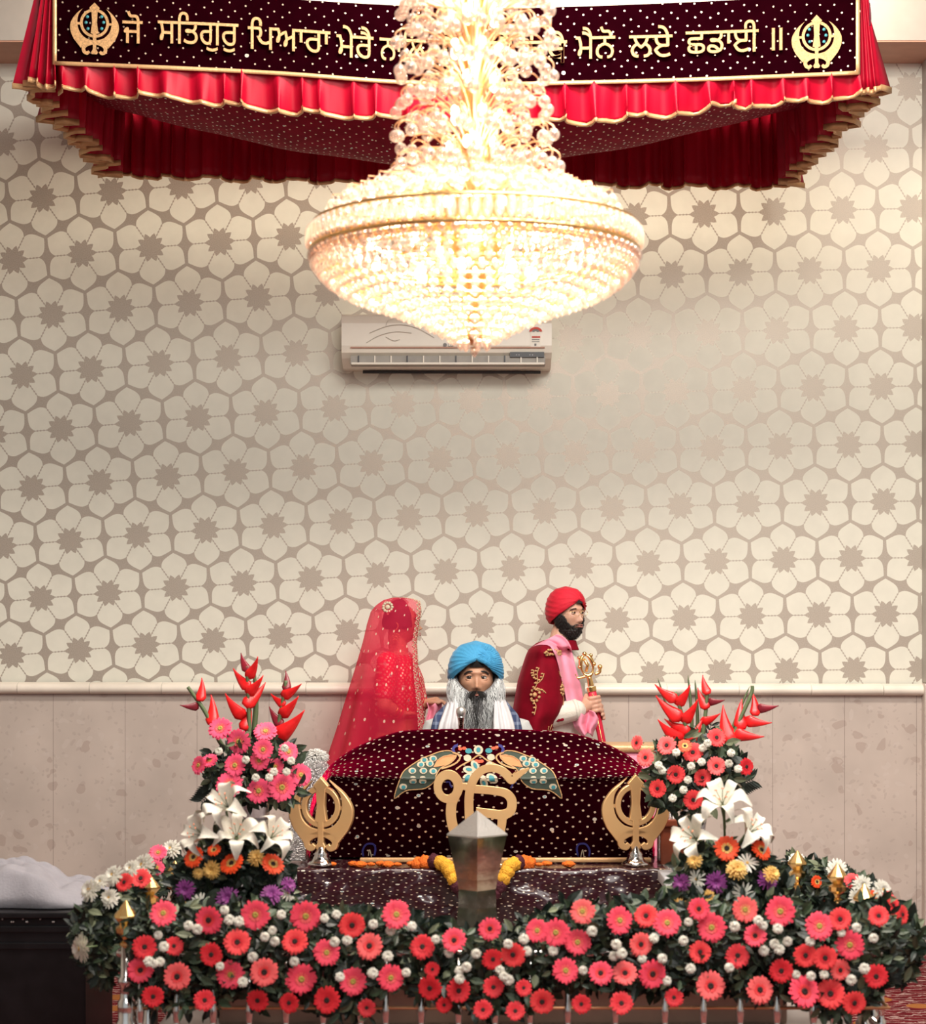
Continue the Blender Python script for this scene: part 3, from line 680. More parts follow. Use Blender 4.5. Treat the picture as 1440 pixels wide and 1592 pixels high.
# corner flares beside the banner
fl = lambda xa, xb, ya, yb, xt: (lambda u: P(xt+(xb-xt)*u, ya, CY0+.02), lambda u: P(xa+(xb-xa)*u, yb, CY0+.03))
t_, b_ = (lambda u: P(70+14*u, -45, CY0+.02)), (lambda u: P(42+43*u, 126+9*u, CY0+.02))
add_skirt('corner_flare', t_, b_, NF, 3, .020, 5, 'satin', .022, irregular=.2)
t_, b_ = (lambda u: P(1336+10*u, -25, CY0+.02)), (lambda u: P(1336+32*u, 150-17*u, CY0+.02))
add_skirt('corner_flare', t_, b_, NF, 3, .020, 6, 'satin', .022, irregular=.2)
zt = 4.40
LF, LB = P(44, 132, CY0+.05), P(178, 272, CY1-.02); RF, RB = P(1362, 136, CY0+.05), P(1222, 288, CY1-.02)
def ln(a, b, z0=None, dx=0): return lambda u: Vector((a.x+(b.x-a.x)*u+dx, a.y+(b.y-a.y)*u, (a.z+(b.z-a.z)*u) if z0 is None else z0))
add_skirt('side_curtain', ln(LF, LB, zt, .06), ln(LF, LB), Vector((1, 0, 0)), 15, .065, 8, 'satin_dark', .026, nv=10, irregular=.45)
add_skirt('side_curtain', ln(RF, RB, zt, -.06), ln(RF, RB), Vector((-1, 0, 0)), 15, .065, 9, 'satin_dark', .026, nv=10, irregular=.45)
BB = smt([(176, 273), (330, 277), (600, 285), (870, 289), (1050, 290), (1224, 292)])
add_skirt('back_curtain', lambda u: Vector((LB.x+(RB.x-LB.x)*u, CY1, zt)), lambda u: P(176+1048*u, catv(BB, 176+1048*u), CY1), NF, 46, .026, 10, 'satin', .016, nv=10, irregular=.45)
# gathered inner lining band of the back curtain
# sagging lining
def lin(u, v):
    x0_, x1_ = LF.x+.1, RF.x-.1; x = x0_+(x1_-x0_)*u; y = CY0+.02+(CY1-CY0-.04)*v
    c = abs(2*u-1); sag = (1-c**1.7)*math.sin(PI*min(1, v*1.0))**.9
    return (x, y, 4.22-.34*sag+.05*c*math.sin(PI*v)*0-.012*math.sin(u*40)*math.sin(v*9)*.4-.10*math.sin(PI*v))
ln_ = part('lining', MB().grid(lin, 60, 24, uvfn=lambda u, v: (u*3.4, v*1.5)), 'under', cn, 'sagging dotted maroon lining', solid=.003)
mb = MB()
for q in range(2): 
    mb.grid(lambda u, v: tuple(Vector(lin(.5+(u-.5)*.16*(1-v), .52-.10*v if q else .52+.10*v))+Vector((0, 0, -.006))), 10, 5)
part('centre_motif', mb, 'gold_thread', ln_, smooth=False)
mb = MB()
for pts in ([(1352, 5), (1354, 30), (1350, 44)], [(1346, -20), (1352, 10), (1353, 40)], [(66, -20), (62, 8), (66, 26)]):
    mb.tube(catmull([P(a, b, CY0+.03) for a, b in pts], 5), .003, 5)
part('tie_cord', mb, 'plum', cn)
mb = MB()
for x_, y_ in ((LF.x+.06, CY0+.03), (RF.x-.06, CY0+.03), (LB.x+.06, CY1), (RB.x-.06, CY1)): mb.tube([(x_, y_, 4.38), (x_, y_, 4.575 if y_ > 10 else ZT)], .004, 6)
mb.tube([(LF.x+.06, CY0+.03, 4.41), (RF.x-.06, CY0+.03, 4.41), (RB.x-.06, CY1, 4.41), (LB.x+.06, CY1, 4.41)], .012, 8, closed=True)
part('hanging_frame', mb, 'dark', cn)

# ================================================================== CHANDELIER
HD = 6.0; hx = (738-720)/F*HD
def hz(py): return CZ+(HY-py)/F*HD
ch = thing('chandelier', 'huge gilt chandelier of glowing crystal balls hanging in front of the canopy', 'chandelier', (hx, HD, hz(545)))
part('central_stem', MB().lathe([(.02, 2.45), (.03, 2.6), (.10, 2.70), (.13, 2.80), (.06, 2.95), (.035, 3.1), (.03, 3.6), (.03, 5.0), (.10, 5.22), (.11, 5.3)], 16, 0, (hx, HD, 0)), 'gold', ch)
balls = []; wires = MB(); bulbs = []; drops = []; prisms = []
r_ = random.Random(5)
def V3(r, a, z): return Vector((hx+r*math.cos(a), HD+r*math.sin(a), z))
# fountain tiers of the upper column
tz = [hz(262), hz(212), hz(163), hz(112), hz(60), hz(10), hz(-45), hz(-100)]
for ti, z in enumerate(tz):
    for ring, (rr, cnt, dz) in enumerate(((.10, 8, .035), (.165, 14, .02), (.222, 22, -.012))):
        if ti == 0 and ring == 2: rr = .24
        for k in range(cnt):
            a = 2*PI*(k+.5*(ti % 2)+.3*ring)/cnt+r_.uniform(-.06, .06); r1 = rr*r_.uniform(.93, 1.05); z1 = z+dz+r_.uniform(-.014, .014)
            pk = z1+.045+r_.uniform(0, .02)
            pts = catmull([V3(.025, a, z-.06), V3(r1*.45, a, z+.015+dz), V3(r1*.85, a, pk-.008), V3(r1, a, pk-.022), V3(r1, a, z1+.012)], 3)
            wires.tube(pts, .0023, 4, caps=False); balls.append((V3(r1, a, z1), .0185 if ring else .016))
    for k in range(5):
        a = 2*PI*(k+.5*(ti % 2))/5; bulbs.append(V3(.07, a, z-.03))
# spreading shoulder of balls
for (rr, py, cnt) in ((.14, 268, 16), (.20, 280, 22), (.25, 292, 28), (.30, 303, 34), (.345, 313, 38), (.385, 322, 44), (.42, 333, 48)):
    for k in range(cnt):
        a = 2*PI*(k+r_.uniform(-.2, .2))/cnt; z1 = hz(py)-.02*0+r_.uniform(-.01, .01)
        z1 -= .0
        pts = [V3(.06, a, 2.86), V3(rr*.6, a, z1+.035), V3(rr, a, z1+.03), V3(rr, a, z1+.012)]
        wires.tube(pts, .0015, 3, caps=False); balls.append((V3(rr, a, z1), .017))
RZ = hz(378)
# gilt rings
rings = MB()
def ringm(mb, r, z, h, th): mb.tube([V3(r, 2*PI*k/64, z) for k in range(64)], th, 6, closed=True)
for (r, z, t) in ((.470, RZ+.045, .007), (.476, RZ-.028, .008), (.45, RZ-.045, .006), (.30, RZ+.0, .006), (.15, RZ-.02, .006)): ringm(rings, r, z, 0, t)
for k in range(12): a = 2*PI*k/12; rings.tube([V3(.03, a, RZ+.03), V3(.25, a, RZ+.045), V3(.47, a, RZ+.04)], .006, 5)
part('gilt_ring_frame', rings, 'gold', ch)
for k in range(92):
    a = 2*PI*k/92; prisms.append((V3(.482, a, RZ+.008), a))
# bowl of tiers below
tiers = [(.475, 398, 82), (.468, 410, 80), (.452, 422, 76), (.43, 434, 72), (.40, 445, 66), (.365, 455, 60), (.32, 464, 52), (.27, 473, 44), (.22, 483, 38), (.175, 493, 30), (.135, 503, 24), (.10, 513, 18), (.07, 523, 12), (.04, 533, 7), (0, 543, 1)]
for (r, py, n) in tiers:
    z = hz(py)+0.0
    z += r*.0
    if r > .03: ringm(rings, r, z+.02, 0, .003)
    for k in range(n):
        a = 2*PI*(k+.5*(n % 2))/n; drops.append((V3(r, a, z-.005), a))
for k in range(12):
    a = 2*PI*k/12; bulbs.append(V3(.34, a, RZ-.035)); 
for k in range(7): bulbs.append(V3(.17, 2*PI*k/7, RZ-.09))
for k in range(8): bulbs.append(V3(.20, 2*PI*(k+.5)/8, 2.83))
part('gilt_wires', wires, 'gold_wire', ch, kind='stuff')
tr = MB()
for (r, py, n) in tiers[:-1]: ringm(tr, r, hz(py)+.02, 0, .0028)
part('bowl_rings', tr, 'gold', ch)
def spread_parts(items, proto_mb, name, mt, scale_of, label=None):
    """nearest hundred as single parts, the rest as one"""
    items = sorted(items, key=lambda q: q[0].y); base = Vector(ch.location)
    me = None
    for i, q in enumerate(items[:98]):
        if me is None:
            o = proto_mb.build(name, mt, ch); me = o.data
        else:
            o = bpy.data.objects.new(name, me); COL.objects.link(o); o.parent = ch
        o.location = q[0]-base; s = scale_of(q); o.scale = (s, s, s)
        if name != 'crystal_ball': o.rotation_euler = (0, 0, q[1]+PI/2)
    rest = MB()
    for q in items[98:]:
        s = scale_of(q); mx = Matrix.Translation(q[0]) @ (Matrix.Rotation(q[1]+PI/2, 4, 'Z') if name != 'crystal_ball' else Matrix.Identity(4)) @ Matrix.Scale(s, 4)
        rest.join(proto_mb, mx)
    if rest.v: part(name, rest, mt, ch, kind='stuff')
bp_ = MB().ico((0, 0, 0), 1, 2); bp_.lathe([(.22, .9), (.2, 1.25), (.08, 1.35)], 6)
spread_parts(balls, bp_, 'crystal_ball', 'crystal', lambda q: q[1])
dp = MB().lathe([(.10, 1.0), (.5, .75), (.95, .2), (1.0, -.2), (.55, -.85), (.08, -1.35)], 7)
spread_parts([(p, a) for p, a in drops], dp, 'crystal_drop', 'crystal', lambda q: .0135)
pm = MB().add([(-.5, 0, 0), (-.32, 0, 1), (.32, 0, 1), (.5, 0, 0), (.32, 0, -1), (-.32, 0, -1), (0, -.35, .6), (0, -.35, -.6), (0, .3, 0)],
              [(0, 6, 1), (1, 6, 2), (2, 6, 3), (0, 7, 6), (3, 6, 7), (3, 7, 4), (4, 7, 5), (5, 7, 0), (0, 1, 8), (1, 2, 8), (2, 3, 8), (3, 4, 8), (4, 5, 8), (5, 0, 8)])
spread_parts(prisms, pm, 'crystal_prism', 'crystal', lambda q: .031)
bme = None
for b in bulbs:
    if bme is None: o = MB().ico((0, 0, 0), .013, 2, sq=(1, 1, 1.5)).build('light_bulb', 'bulb', ch); bme = o.data
    else: o = bpy.data.objects.new('light_bulb', bme); COL.objects.link(o); o.parent = ch
    o.location = b-Vector(ch.location)
def lamp(loc, e, r, col=(1, .84, .66)):
    l = bpy.data.lights.new('chandelier_glow', 'POINT'); l.energy = e; l.shadow_soft_size = r; l.color = col
    o = bpy.data.objects.new('chandelier_glow', l); COL.objects.link(o); o.location = loc
CHE = .8
for k in range(3): lamp(V3(.27, 2*PI*k/3+.5, RZ-.02), 19*CHE, .05)
for z in (2.88, 3.05, 3.25, 3.45): lamp(V3(.0, 0, z)+Vector((0, -.06, 0)), 2.6*CHE, .04)
lamp(V3(0, 0, 2.60), 5*CHE, .05)
# ================================================================== ALTAR
def single(name, mb, mats, label, cat, loc, group=None, kind=None, smooth=True, solid=0, sharp=False):
    o = mb.build(name, mats, None, smooth, loc=loc, solid=solid, sharp=sharp); return tag(o, label, cat, group, kind)
TZ = .646
# step and enclosure floor
single('marble_step', MB().rbox(-1.0, 1.27, 6.62, 9.93, 0, .33, .01), 'grey_stone', 'grey marble step carrying the altar, seen between the railing posts', 'step', (.1, 8.4, 0), smooth=False)
single('offering_chest', MB().rbox(-.80, 1.06, 6.72, 7.25, .332, .50, .012), 'cream_box', 'long low cream chest behind the front flower bank, carrying the steel urn', 'chest', (.1, 7, .33), smooth=False)
pf_ = thing('altar_platform', 'low altar platform under the velvet covered table', 'platform', (.08, 9.7, .33))
part('frame', MB().rbox(-.66, .82, 9.48, 9.93, .332, .60, .01), 'wood', pf_, smooth=False)
part('mattress', MB().rbox(-.66, .82, 9.46, 9.93, .60, .70, .04), 'white_cloth', pf_)
# table cloth wrapped in clear plastic
xl, xr = P(462, 0, 8.45).x, P(1036, 0, 8.45).x
def wr(p, a=.004): 
    n = noise.noise(Vector(p)*7)+.6*noise.noise(Vector(p)*19); return n*a
tc = thing('altar_table', 'low altar table wrapped in dark sequinned velvet under clear plastic', 'table', ((xl+xr)/2, 8.9, .33))
def tfn(u, v):
    x = xl+(xr-xl)*u
    s = v*1.9
    if s < 1.0: y, z = 9.44-(9.44-8.455)*s, TZ
    else: y, z = 8.45, TZ-(s-1.0)*.34
    if s >= 1: y -= .004+wr((x, z*1.3, 3), .022)
    else: z += wr((x, y, 0), .004)
    return (x, y, z)
part('wrapped_cloth', MB().grid(tfn, 90, 40, uvfn=lambda u, v: (u*1.5, v*1.9)), 'tablecloth', tc)
part('table_body', MB().box(xl+.03, xr-.03, 8.49, 9.42, .34, TZ-.012), 'wood', tc, smooth=False)
for xa, xb in ((P(437, 0, 8.45).x, xl), (xr, P(1063, 0, 8.45).x)):
    part('glitter_panel', MB().rbox(xa, xb, 8.46, 9.0, .335, TZ-.004, .004), 'rhinestone', tc, 'silver rhinestone side panel')
for pxx in (463, 1036):
    q = P(pxx, 1337, 8.72); s = 'left' if pxx < 700 else 'right'
    o = thing('rhinestone_post', f'short square rhinestone post on the altar table behind the {s} brass khanda', 'post', (q.x, q.y, TZ+.008), group=None)
    part('shaft', MB().rbox(q.x-.036, q.x+.036, q.y-.03, q.y+.03, TZ+.008, TZ+.27, .004), 'rhinestone', o)
    part('cap', MB().rbox(q.x-.042, q.x+.042, q.y-.036, q.y+.036, TZ+.27, TZ+.285, .004), 'chrome', o)
# velvet mound over the scripture
RID = [(478, 1337), (482, 1262), (492, 1228), (507, 1200), (530, 1178), (562, 1159), (600, 1144), (640, 1136), (735, 1134), (830, 1136), (882, 1140), (926, 1151), (958, 1165), (986, 1183), (1004, 1203), (1011, 1222), (1015, 1255), (1018, 1337)]
RC = catmull([Vector((a, b, 0)) for a, b in RID], 8)
seg_ = [0]
for a, b in zip(RC, RC[1:]): seg_.append(seg_[-1]+(b-a).length)
def rpt(u):
    s = u*seg_[-1]; i = min(max(0, int(np.searchsorted(seg_, s))-1), len(RC)-2); t = (s-seg_[i])/max(1e-6, seg_[i+1]-seg_[i]); return RC[i].lerp(RC[i+1], t)
ZB = TZ+.012
def dome_fn(u, v):
    q = rpt(u); r = P(q.x, q.y, 9.2); r.z = max(r.z, ZB); cx = .05
    k = lambda s: cx+(r.x-cx)*s
    zb = min(r.z, 1.015); wd = (min(abs(r.x-cx)/.75, 1))**5
    pts = [Vector((k(1.0), 9.45, ZB)), Vector((k(1.0), 9.36, ZB+(r.z-ZB)*.6)), r, Vector((k(.98), 9.02, r.z-.42*(r.z-zb)-.002)), Vector((k(.950), 8.73+.05*wd, ZB+(zb-ZB)*.99)), Vector((k(.946), 8.715+.06*wd, ZB+(zb-ZB)*.90)), Vector((k(.948), 8.75+.04*wd, ZB+(zb-ZB)*.45)), Vector((k(.95), 8.80, ZB))]
    s = v*(len(pts)-1); i = min(int(s), len(pts)-2); t = s-i
    a, b, c, d = pts[max(i-1, 0)], pts[i], pts[i+1], pts[min(i+2, len(pts)-1)]
    p = .5*((2*b)+(c-a)*t+(2*a-5*b+4*c-d)*t*t+(3*b-a-3*c+d)*t**3)
    f = .006*math.sin(u*46+v*5)*max(0, v-.3)+.006*noise.noise(Vector((u*9, v*4, 1)))
    if .12 < u < .88: p.y -= f
    return p
dm = thing('velvet_cover', 'sequinned maroon velvet cover draped in a mound over the scripture on the altar', 'cloth cover', (.06, 9.0, ZB))
dmc = part('cloth', MB().grid(dome_fn, 110, 42, uvfn=lambda u, v: (u*2.0, v*1.45)), 'dome', dm)
dmc.data.polygons.foreach_set('use_smooth', [True]*len(dmc.data.polygons))
BVD = bvh_of(dmc)
part('gold_trim', MB().rbox(P(560, 0, 8.69).x, P(1012, 0, 8.69).x, 8.66, 8.70, TZ+.004, TZ+.022, .004), 'gold_cloth', dm)
def emb(splines, off=.004, cuts=0):
    mb = MB()
    s2 = shape2d(splines, .0, 0, fill='FRONT'); bm = bmesh.new()
    for v in s2.v: bm.verts.new(v)
    bm.verts.ensure_lookup_table()
    for f in s2.f:
        try: bm.faces.new([bm.verts[i] for i in f])
        except ValueError: pass
    bmesh.ops.remove_doubles(bm, verts=bm.verts, dist=1e-4)
    for _ in range(cuts):
        bmesh.ops.triangulate(bm, faces=bm.faces[:]); bmesh.ops.subdivide_edges(bm, edges=bm.edges[:], cuts=1, use_grid_fill=True)
    bm.verts.index_update()
    for v in bm.verts: mb.v.append(tuple(on_surface(BVD, v.co.x, v.co.y, off, 8.85)))
    mb.uv = [(0, 0)]*len(mb.v); mb.f = [tuple(x.index for x in f.verts) for f in bm.faces]; mb.m = [0]*len(mb.f); bm.free(); return mb
def embline(pts, w_, off=.006, n=6, closed=False):
    c = catmull([Vector((a, b, 0)) for a, b in pts], n, closed); m = len(c); mb = MB()
    for i, p in enumerate(c):
        t = (c[(i+1) % m]-c[i-1]) if closed else (c[min(i+1, m-1)]-c[max(i-1, 0)])
        t.normalize(); nn = Vector((-t.y, t.x, 0))*w_/2
        for q in (p+nn, p-nn): mb.v.append(tuple(on_surface(BVD, q.x, q.y, off, 8.85))); mb.uv.append((0, 0))
    for i in range(m if closed else m-1):
        j = (i+1) % m; mb.f.append((2*i, 2*j, 2*j+1, 2*i+1)); mb.m.append(0)
    return mb
E5 = lambda x, y: (600+x/4.966, 1140+y/4.966)
def e5(pts): return [E5(*p) for p in pts]
def mir(pts, on): return [(2*743.5-x if on else x, y) for x, y in pts]
for on in (0, 1):
    tail = [(68, 500), (85, 420), (130, 315), (180, 270), (232, 235), (290, 200), (345, 180), (400, 158), (450, 146), (505, 148), (545, 185), (500, 240), (430, 275), (395, 320), (370, 372), (330, 408), (280, 428), (175, 436), (120, 462)]
    tp = smooth_closed(mir(e5(tail), on), 3)
    pk = part('embroidered_peacock', emb([tp], .0035, 2), 'green_thread', dm, 'peacock with a trailing eyed tail')
    cl = [Vector((a, b, 0)) for a, b in tp]; cl.append(cl[0])
    part('gold_outline', embline(tp, 1.5, .0065, 1, True), 'gold_thread', pk)
    body = [(368, 272), (395, 218), (440, 190), (500, 172), (545, 180), (520, 215), (480, 250), (430, 262)]
    part('orange_body', emb([mir(e5(body), on)], .006, 1), 'orange_thread', pk)
    for pts, wd, mt in (([(515, 160), (560, 178), (572, 205), (545, 240), (490, 268), (430, 285)], 2.6, 'gold_thread'), ([(400, 220), (450, 190), (520, 182)], 1.4, 'gold_thread'), ([(528, 160), (520, 135), (535, 112), (556, 108)], 4.2, 'navy_thread'), ([(548, 100), (556, 94)], 1.5, 'navy_thread'), ([(556, 112), (572, 124)], 1.6, 'orange_thread')):
        part('stitched_line', embline(mir(e5(pts), on), wd, .008), mt, pk)
    e1, e2 = MB(), MB(); 
    for x, y in ((135, 410), (205, 300), (290, 300), (365, 303), (210, 365), (285, 365), (270, 252), (340, 245), (295, 216), (365, 206)):
        (cx1, cy1), = mir([E5(x, y)], on)
        a = emb([ellipse(cx1, cy1, 6.0, 4.8, 14)], .0065); e1.join(a); e2.join(emb([ellipse(cx1+.6, cy1+.8, 3.4, 3.0, 10)], .009))
    part('feather_eyes', e1, 'cream_thread', pk, kind='stuff'); part('feather_pupils', e2, 'teal', pk, kind='stuff')
ct = part('embroidered_crest', embline(e5([(540, 290), (580, 258), (660, 215), (720, 178), (780, 215), (850, 250), (900, 290)]), 2.2, .005), 'gold_thread', dm, 'central flower crest between the peacocks')
a = MB(); b = MB(); c = MB(); d = MB()
a.join(emb([ellipse(*E5(715, 138), 7.2, 7.2, 20)], .006))
for x, y in ((630, 200), (812, 195)): a.join(emb([ellipse(*E5(x, y), 6, 5.2, 16)], .006))
for x, y, t in ((690, 262, 60), (642, 292, 10), (628, 352, -35), (820, 352, 25), (757, 378, 70), (790, 270, -60)):
    t = math.radians(t); cx1, cy1 = E5(x, y)
    el = lambda rx, ry: [(cx1+rx*math.cos(k*PI/8)*math.cos(t)-ry*math.sin(k*PI/8)*math.sin(t), cy1+rx*math.cos(k*PI/8)*math.sin(t)+ry*math.sin(k*PI/8)*math.cos(t)) for k in range(16)]
    a.join(emb([el(9.5, 5.8)], .006)); b.join(emb([el(5.2, 2.6)], .008))
for x, y in ((640, 148), (795, 145)): b.join(emb([ellipse(*E5(x, y), 5.5, 4, 12)], .007))
b.join(emb([ellipse(*E5(715, 140), 3.5, 4, 12)], .008))
for x, y in ((575, 130), (605, 125), (830, 125), (855, 118), (700, 225), (720, 228), (740, 225)): c.join(emb([ellipse(*E5(x, y), 3.4, 2.6, 10)], .006))
for x0_, y0_, s in ((490, 395, 1), (985, 398, -1)): d.join(embline(e5([(x0_-25*s, y0_-20), (x0_, y0_-25), (x0_+8*s, y0_), (x0_+22*s, y0_+22)]), 2.4, .006))
part('cream_discs', a, 'cream_thread', ct, kind='stuff'); part('teal_discs', b, 'teal', ct, kind='stuff'); part('red_stitches', c, 'red_thread', ct, kind='stuff'); part('little_birds', d, 'navy_thread', ct, kind='stuff')
for s, cx1 in ((1, 575), (-1, 906)):
    pk = part('embroidered_bird', embline([(cx1-9*s, 1334), (cx1-11*s, 1322), (cx1-5*s, 1312), (cx1+6*s, 1312), (cx1+9*s, 1320), (cx1+6*s, 1334)], 3.0, .005), 'navy_thread', dm, 'navy outlined bird at the lower edge')
    part('stitched_line', embline([(cx1-2*s, 1330), (cx1, 1320), (cx1+3*s, 1332)], 1.2, .006), 'cream_thread', pk)
# brass khandas on stands
def khanda_stand(px, py, s, D_, rz, label):
    q = P(px, py, D_); k = s/F*D_
    zt = TZ+.006
    o = thing('brass_khanda', label, 'religious emblem', (q.x, D_, zt), (0, 0, math.radians(rz)))
    m = khanda(.07, .03); m.v = [(v[0]*k*(1-.03/1), -v[2]*k, q.z-zt+v[1]*k) for v in m.v]
    m.build('emblem', 'brass', o, False)
    zb = q.z-zt-1.15*k
    st = MB().lathe([(.056, 0), (.058, .006), (.050, .014), (.040, .020), (.030, .040), (.032, .046), (.022, .060), (.014, .085), (.008, zb+.012)], 24)
    st.build('stand', 'chrome', o, True); return o
khanda_stand(500, 1258, 52, 8.55, -14, 'polished brass khanda emblem on a stepped silver cone, left end of the altar table')
khanda_stand(988, 1255, 53, 8.55, 6, 'polished brass khanda emblem on a stepped silver cone, right end of the altar table')
# brass Ek Onkar
D_ = 8.50
E6 = lambda x, y: (660+x/4.975, 1160+y/4.975)
def e6(pts): return [(lambda q: (q[0], -q[1]))(E6(*p)) for p in pts]
eo = thing('brass_ek_onkar', 'large polished brass Ek Onkar emblem standing behind the steel urn', 'religious emblem', (P(740, 0, D_).x, D_, TZ+.006))
mb = MB()
def addpx(spl, ex=2.2, bv=.5):
    t = shape2d(spl, ex, bv); k = D_/F
    t.v = [((v[0]-720)*k, D_-v[2]*k, CZ+(HY+v[1])*k) for v in t.v]; mb.join(t)
c1 = E6(185, 312)
addpx([ellipse(c1[0], -c1[1], 22.5, 25.5, 40), ellipse(E6(180, 316)[0], -E6(180, 316)[1], 9.8, 12.5, 30)], 2.2)
addpx([stroke(e6([(235, 385), (212, 440), (205, 520), (215, 600), (240, 680), (275, 760)]), [15, 15, 15, 15, 15, 15])], 2.0)
addpx([stroke(e6([(255, 330), (300, 312), (370, 330)]), [13, 9.5, 12])], 2.1)
addpx([stroke(e6([(808, 172), (760, 200), (700, 238), (672, 262), (640, 225), (590, 185), (520, 168), (450, 185), (395, 235), (360, 310), (345, 400), (345, 500), (350, 620), (360, 760)]), [1.5, 7, 11, 12, 13, 12, 11.5, 11.5, 12.5, 13, 13, 13, 13, 13])], 2.2)
addpx([stroke(e6([(360, 330), (430, 335), (540, 345), (630, 365), (675, 420), (665, 500), (600, 530), (500, 520), (400, 505)]), [12, 12, 12, 13, 14, 14, 14, 13, 12])], 2.0)
addpx([stroke(e6([(600, 510), (600, 580), (590, 660), (570, 760)]), [15, 13, 12, 12])], 1.9)
part('emblem', mb, 'brass', eo, smooth=False)
part('base', MB().rbox(P(700, 0, D_).x, P(785, 0, D_).x, D_-.04, D_+.04, TZ+.004, TZ+.02, .004), 'brass', eo)
# faceted steel urn
q = P(742, 1460, 6.85); zz = lambda py: CZ+(HY-py)/F*6.85; k = 6.85/F
ur = thing('steel_urn', 'tall faceted polished steel pillar with a pointed cap, centre front', 'ornament', (q.x, q.y, .50))
def sq(rows):
    m = MB()
    for (r, z) in rows:
        for a in range(4): m.v.append((q.x+r*math.cos(a*PI/2-PI/2), q.y+r*math.sin(a*PI/2-PI/2), z)); m.uv.append((0, 0))
    for i in range(len(rows)-1):
        for a in range(4): m.f.append((i*4+a, i*4+(a+1) % 4, i*4+4+(a+1) % 4, i*4+4+a)); m.m.append(0)
    return m
H0 = zz(1298)
rows = [(.10, .50), (.10, .52), (.078, .53), (.078, .612), (.070, .64), (.063, .70), (.062, .76)]+[(lerp_tab([(0, .062), (1, .099)], t**1.1), .76+(H0-.76)*t) for t in (.2, .4, .6, .8, 1)]
part('shaft', sq(rows), 'steel', ur, smooth=False)
m = sq([(.101, H0-.002), (.101, H0+.003), (.001, zz(1262)+.004)]); part('pointed_cap', m, 'steel_cap', ur, 'brushed silver pyramid cap', smooth=False)
single('glass_shelf', MB().rbox(q.x-.16, q.x+.17, q.y-.13, q.y+.1, .6055, .6065+.004, .001), 'glass', 'small clear glass shelf edge under the steel urn', 'shelf', (q.x, q.y, .6055)) if False else None
# marigold garland
def blob(c, r, seed, mb, m=0):
    V, Fc = ICO[3]; k = lambda x, y, z: r*(.92+.42*abs(noise.noise(Vector((x, y, z))*4.5+Vector((seed, 0, 0))))+.10*noise.noise(Vector((x, y, z))*11)); mb.add([(c[0]+x*k(x, y, z), c[1]+y*k(x, y, z), c[2]+z*k(x, y, z)) for x, y, z in V], Fc, m)
gp = catmull([P(a, b, d) for a, b, d in ((650, 1346, 8.52), (675, 1341, 8.49), (695, 1349, 8.44), (706, 1368, 8.41), (720, 1390, 8.40), (745, 1402, 8.40), (768, 1390, 8.40), (783, 1368, 8.41), (792, 1350, 8.44), (806, 1343, 8.49), (822, 1344, 8.52))], 4)
gl = thing('marigold_garland', 'orange, yellow and maroon marigold garland hung over the table edge behind the urn', 'garland', tuple(gp[len(gp)//2]))
for i in range(0, len(gp), 2):
    t = i/(len(gp)-1); mi = 'marigold_d' if .3 < t < .7 or .08 < t < .13 or .87 < t < .92 else ('marigold_y' if .13 <= t <= .87 else 'marigold')
    b = MB(); blob(gp[i]+Vector((0, -.012, .006)), .030, i, b); part('marigold_head', b, mi, gl)
for i, (a, b) in enumerate(((517, 1344), (549, 1346), (560, 1341), (577, 1344), (592, 1339), (603, 1341), (618, 1341), (640, 1349), (818, 1341), (838, 1342), (850, 1340), (884, 1341))):
    p = P(a, b, 8.53+.02*math.sin(i*2)); m = MB(); blob((0, 0, .006), .014+.004*(i % 3), i*7, m); m.v = [(x*1.25, y, z*.62) for x, y, z in m.v]
    o = m.build('loose_marigold', 'marigold'); o.location = (p.x, p.y, TZ+.008)
    tag(o, 'small loose orange marigold petals scattered on the altar table '+('left of the urn' if a < 740 else 'right of the urn'), 'flower', 'marigold petals on the table '+('left' if a < 740 else 'right'))
# railing -----------------------------------------------------------------
XL, XR = -1.085, 1.345; D0 = 6.5
rl = thing('altar_railing', 'chrome railing with gold finials around the altar, buried in flowers', 'railing', (.13, D0, 0))
FIN = [(XL+.02, 6.5, 1400), (XL-.02, 7.25, 1358), (XL-.0, 7.75, 1338), (XR+.01, 6.95, 1374), (XR+.02, 7.5, 1342), (1.292, 7.95, 1322), (1.22, 8.3, 1312)]
for (x, y, py) in FIN:
    zt_ = CZ+(HY-py)/F*y; s = 1.0
    po = part('post', MB().lathe([(.030, .0), (.030, .30), (.022, .31), (.022, zt_-.42), (.030, zt_-.40), (.030, zt_-.385), (.024, zt_-.375), (.026, zt_-.34), (.026, zt_-.32), (.018, zt_-.31), (.018, zt_-.27), (.025, zt_-.262), (.025, zt_-.25), (.017, zt_-.24), (.017, zt_-.14)], 16, 0, (x, y, 0)), 'chrome', rl)
    part('finial', MB().lathe([(.010, zt_-.145), (.020, zt_-.14), (.020, zt_-.133), (.009, zt_-.125), (.014, zt_-.112), (.032, zt_-.10), (.033, zt_-.085), (.018, zt_-.075), (.024, zt_-.068), (.038, zt_-.052), (.037, zt_-.046), (.022, zt_-.026), (.002, zt_)], 10, 0, (x, y, 0)), 'gold' if x < 1.2 or y < 8.2 else 'chrome', po, smooth=False)
k = 6.5/F
bx = [P(a, 0, D0).x for a in (218, 275, 332, 388, 445, 503, 561, 600, 655, 713, 770, 824, 883, 957, 1034, 1094, 1151, 1208, 1265, 1296)]
bprof = [(.011, .33), (.016, .345), (.016, .365), (.009, .375), (.012, .39), (.014, .42), (.009, .445), (.009, .60)]
bal = MB().lathe(bprof, 12); b0 = None
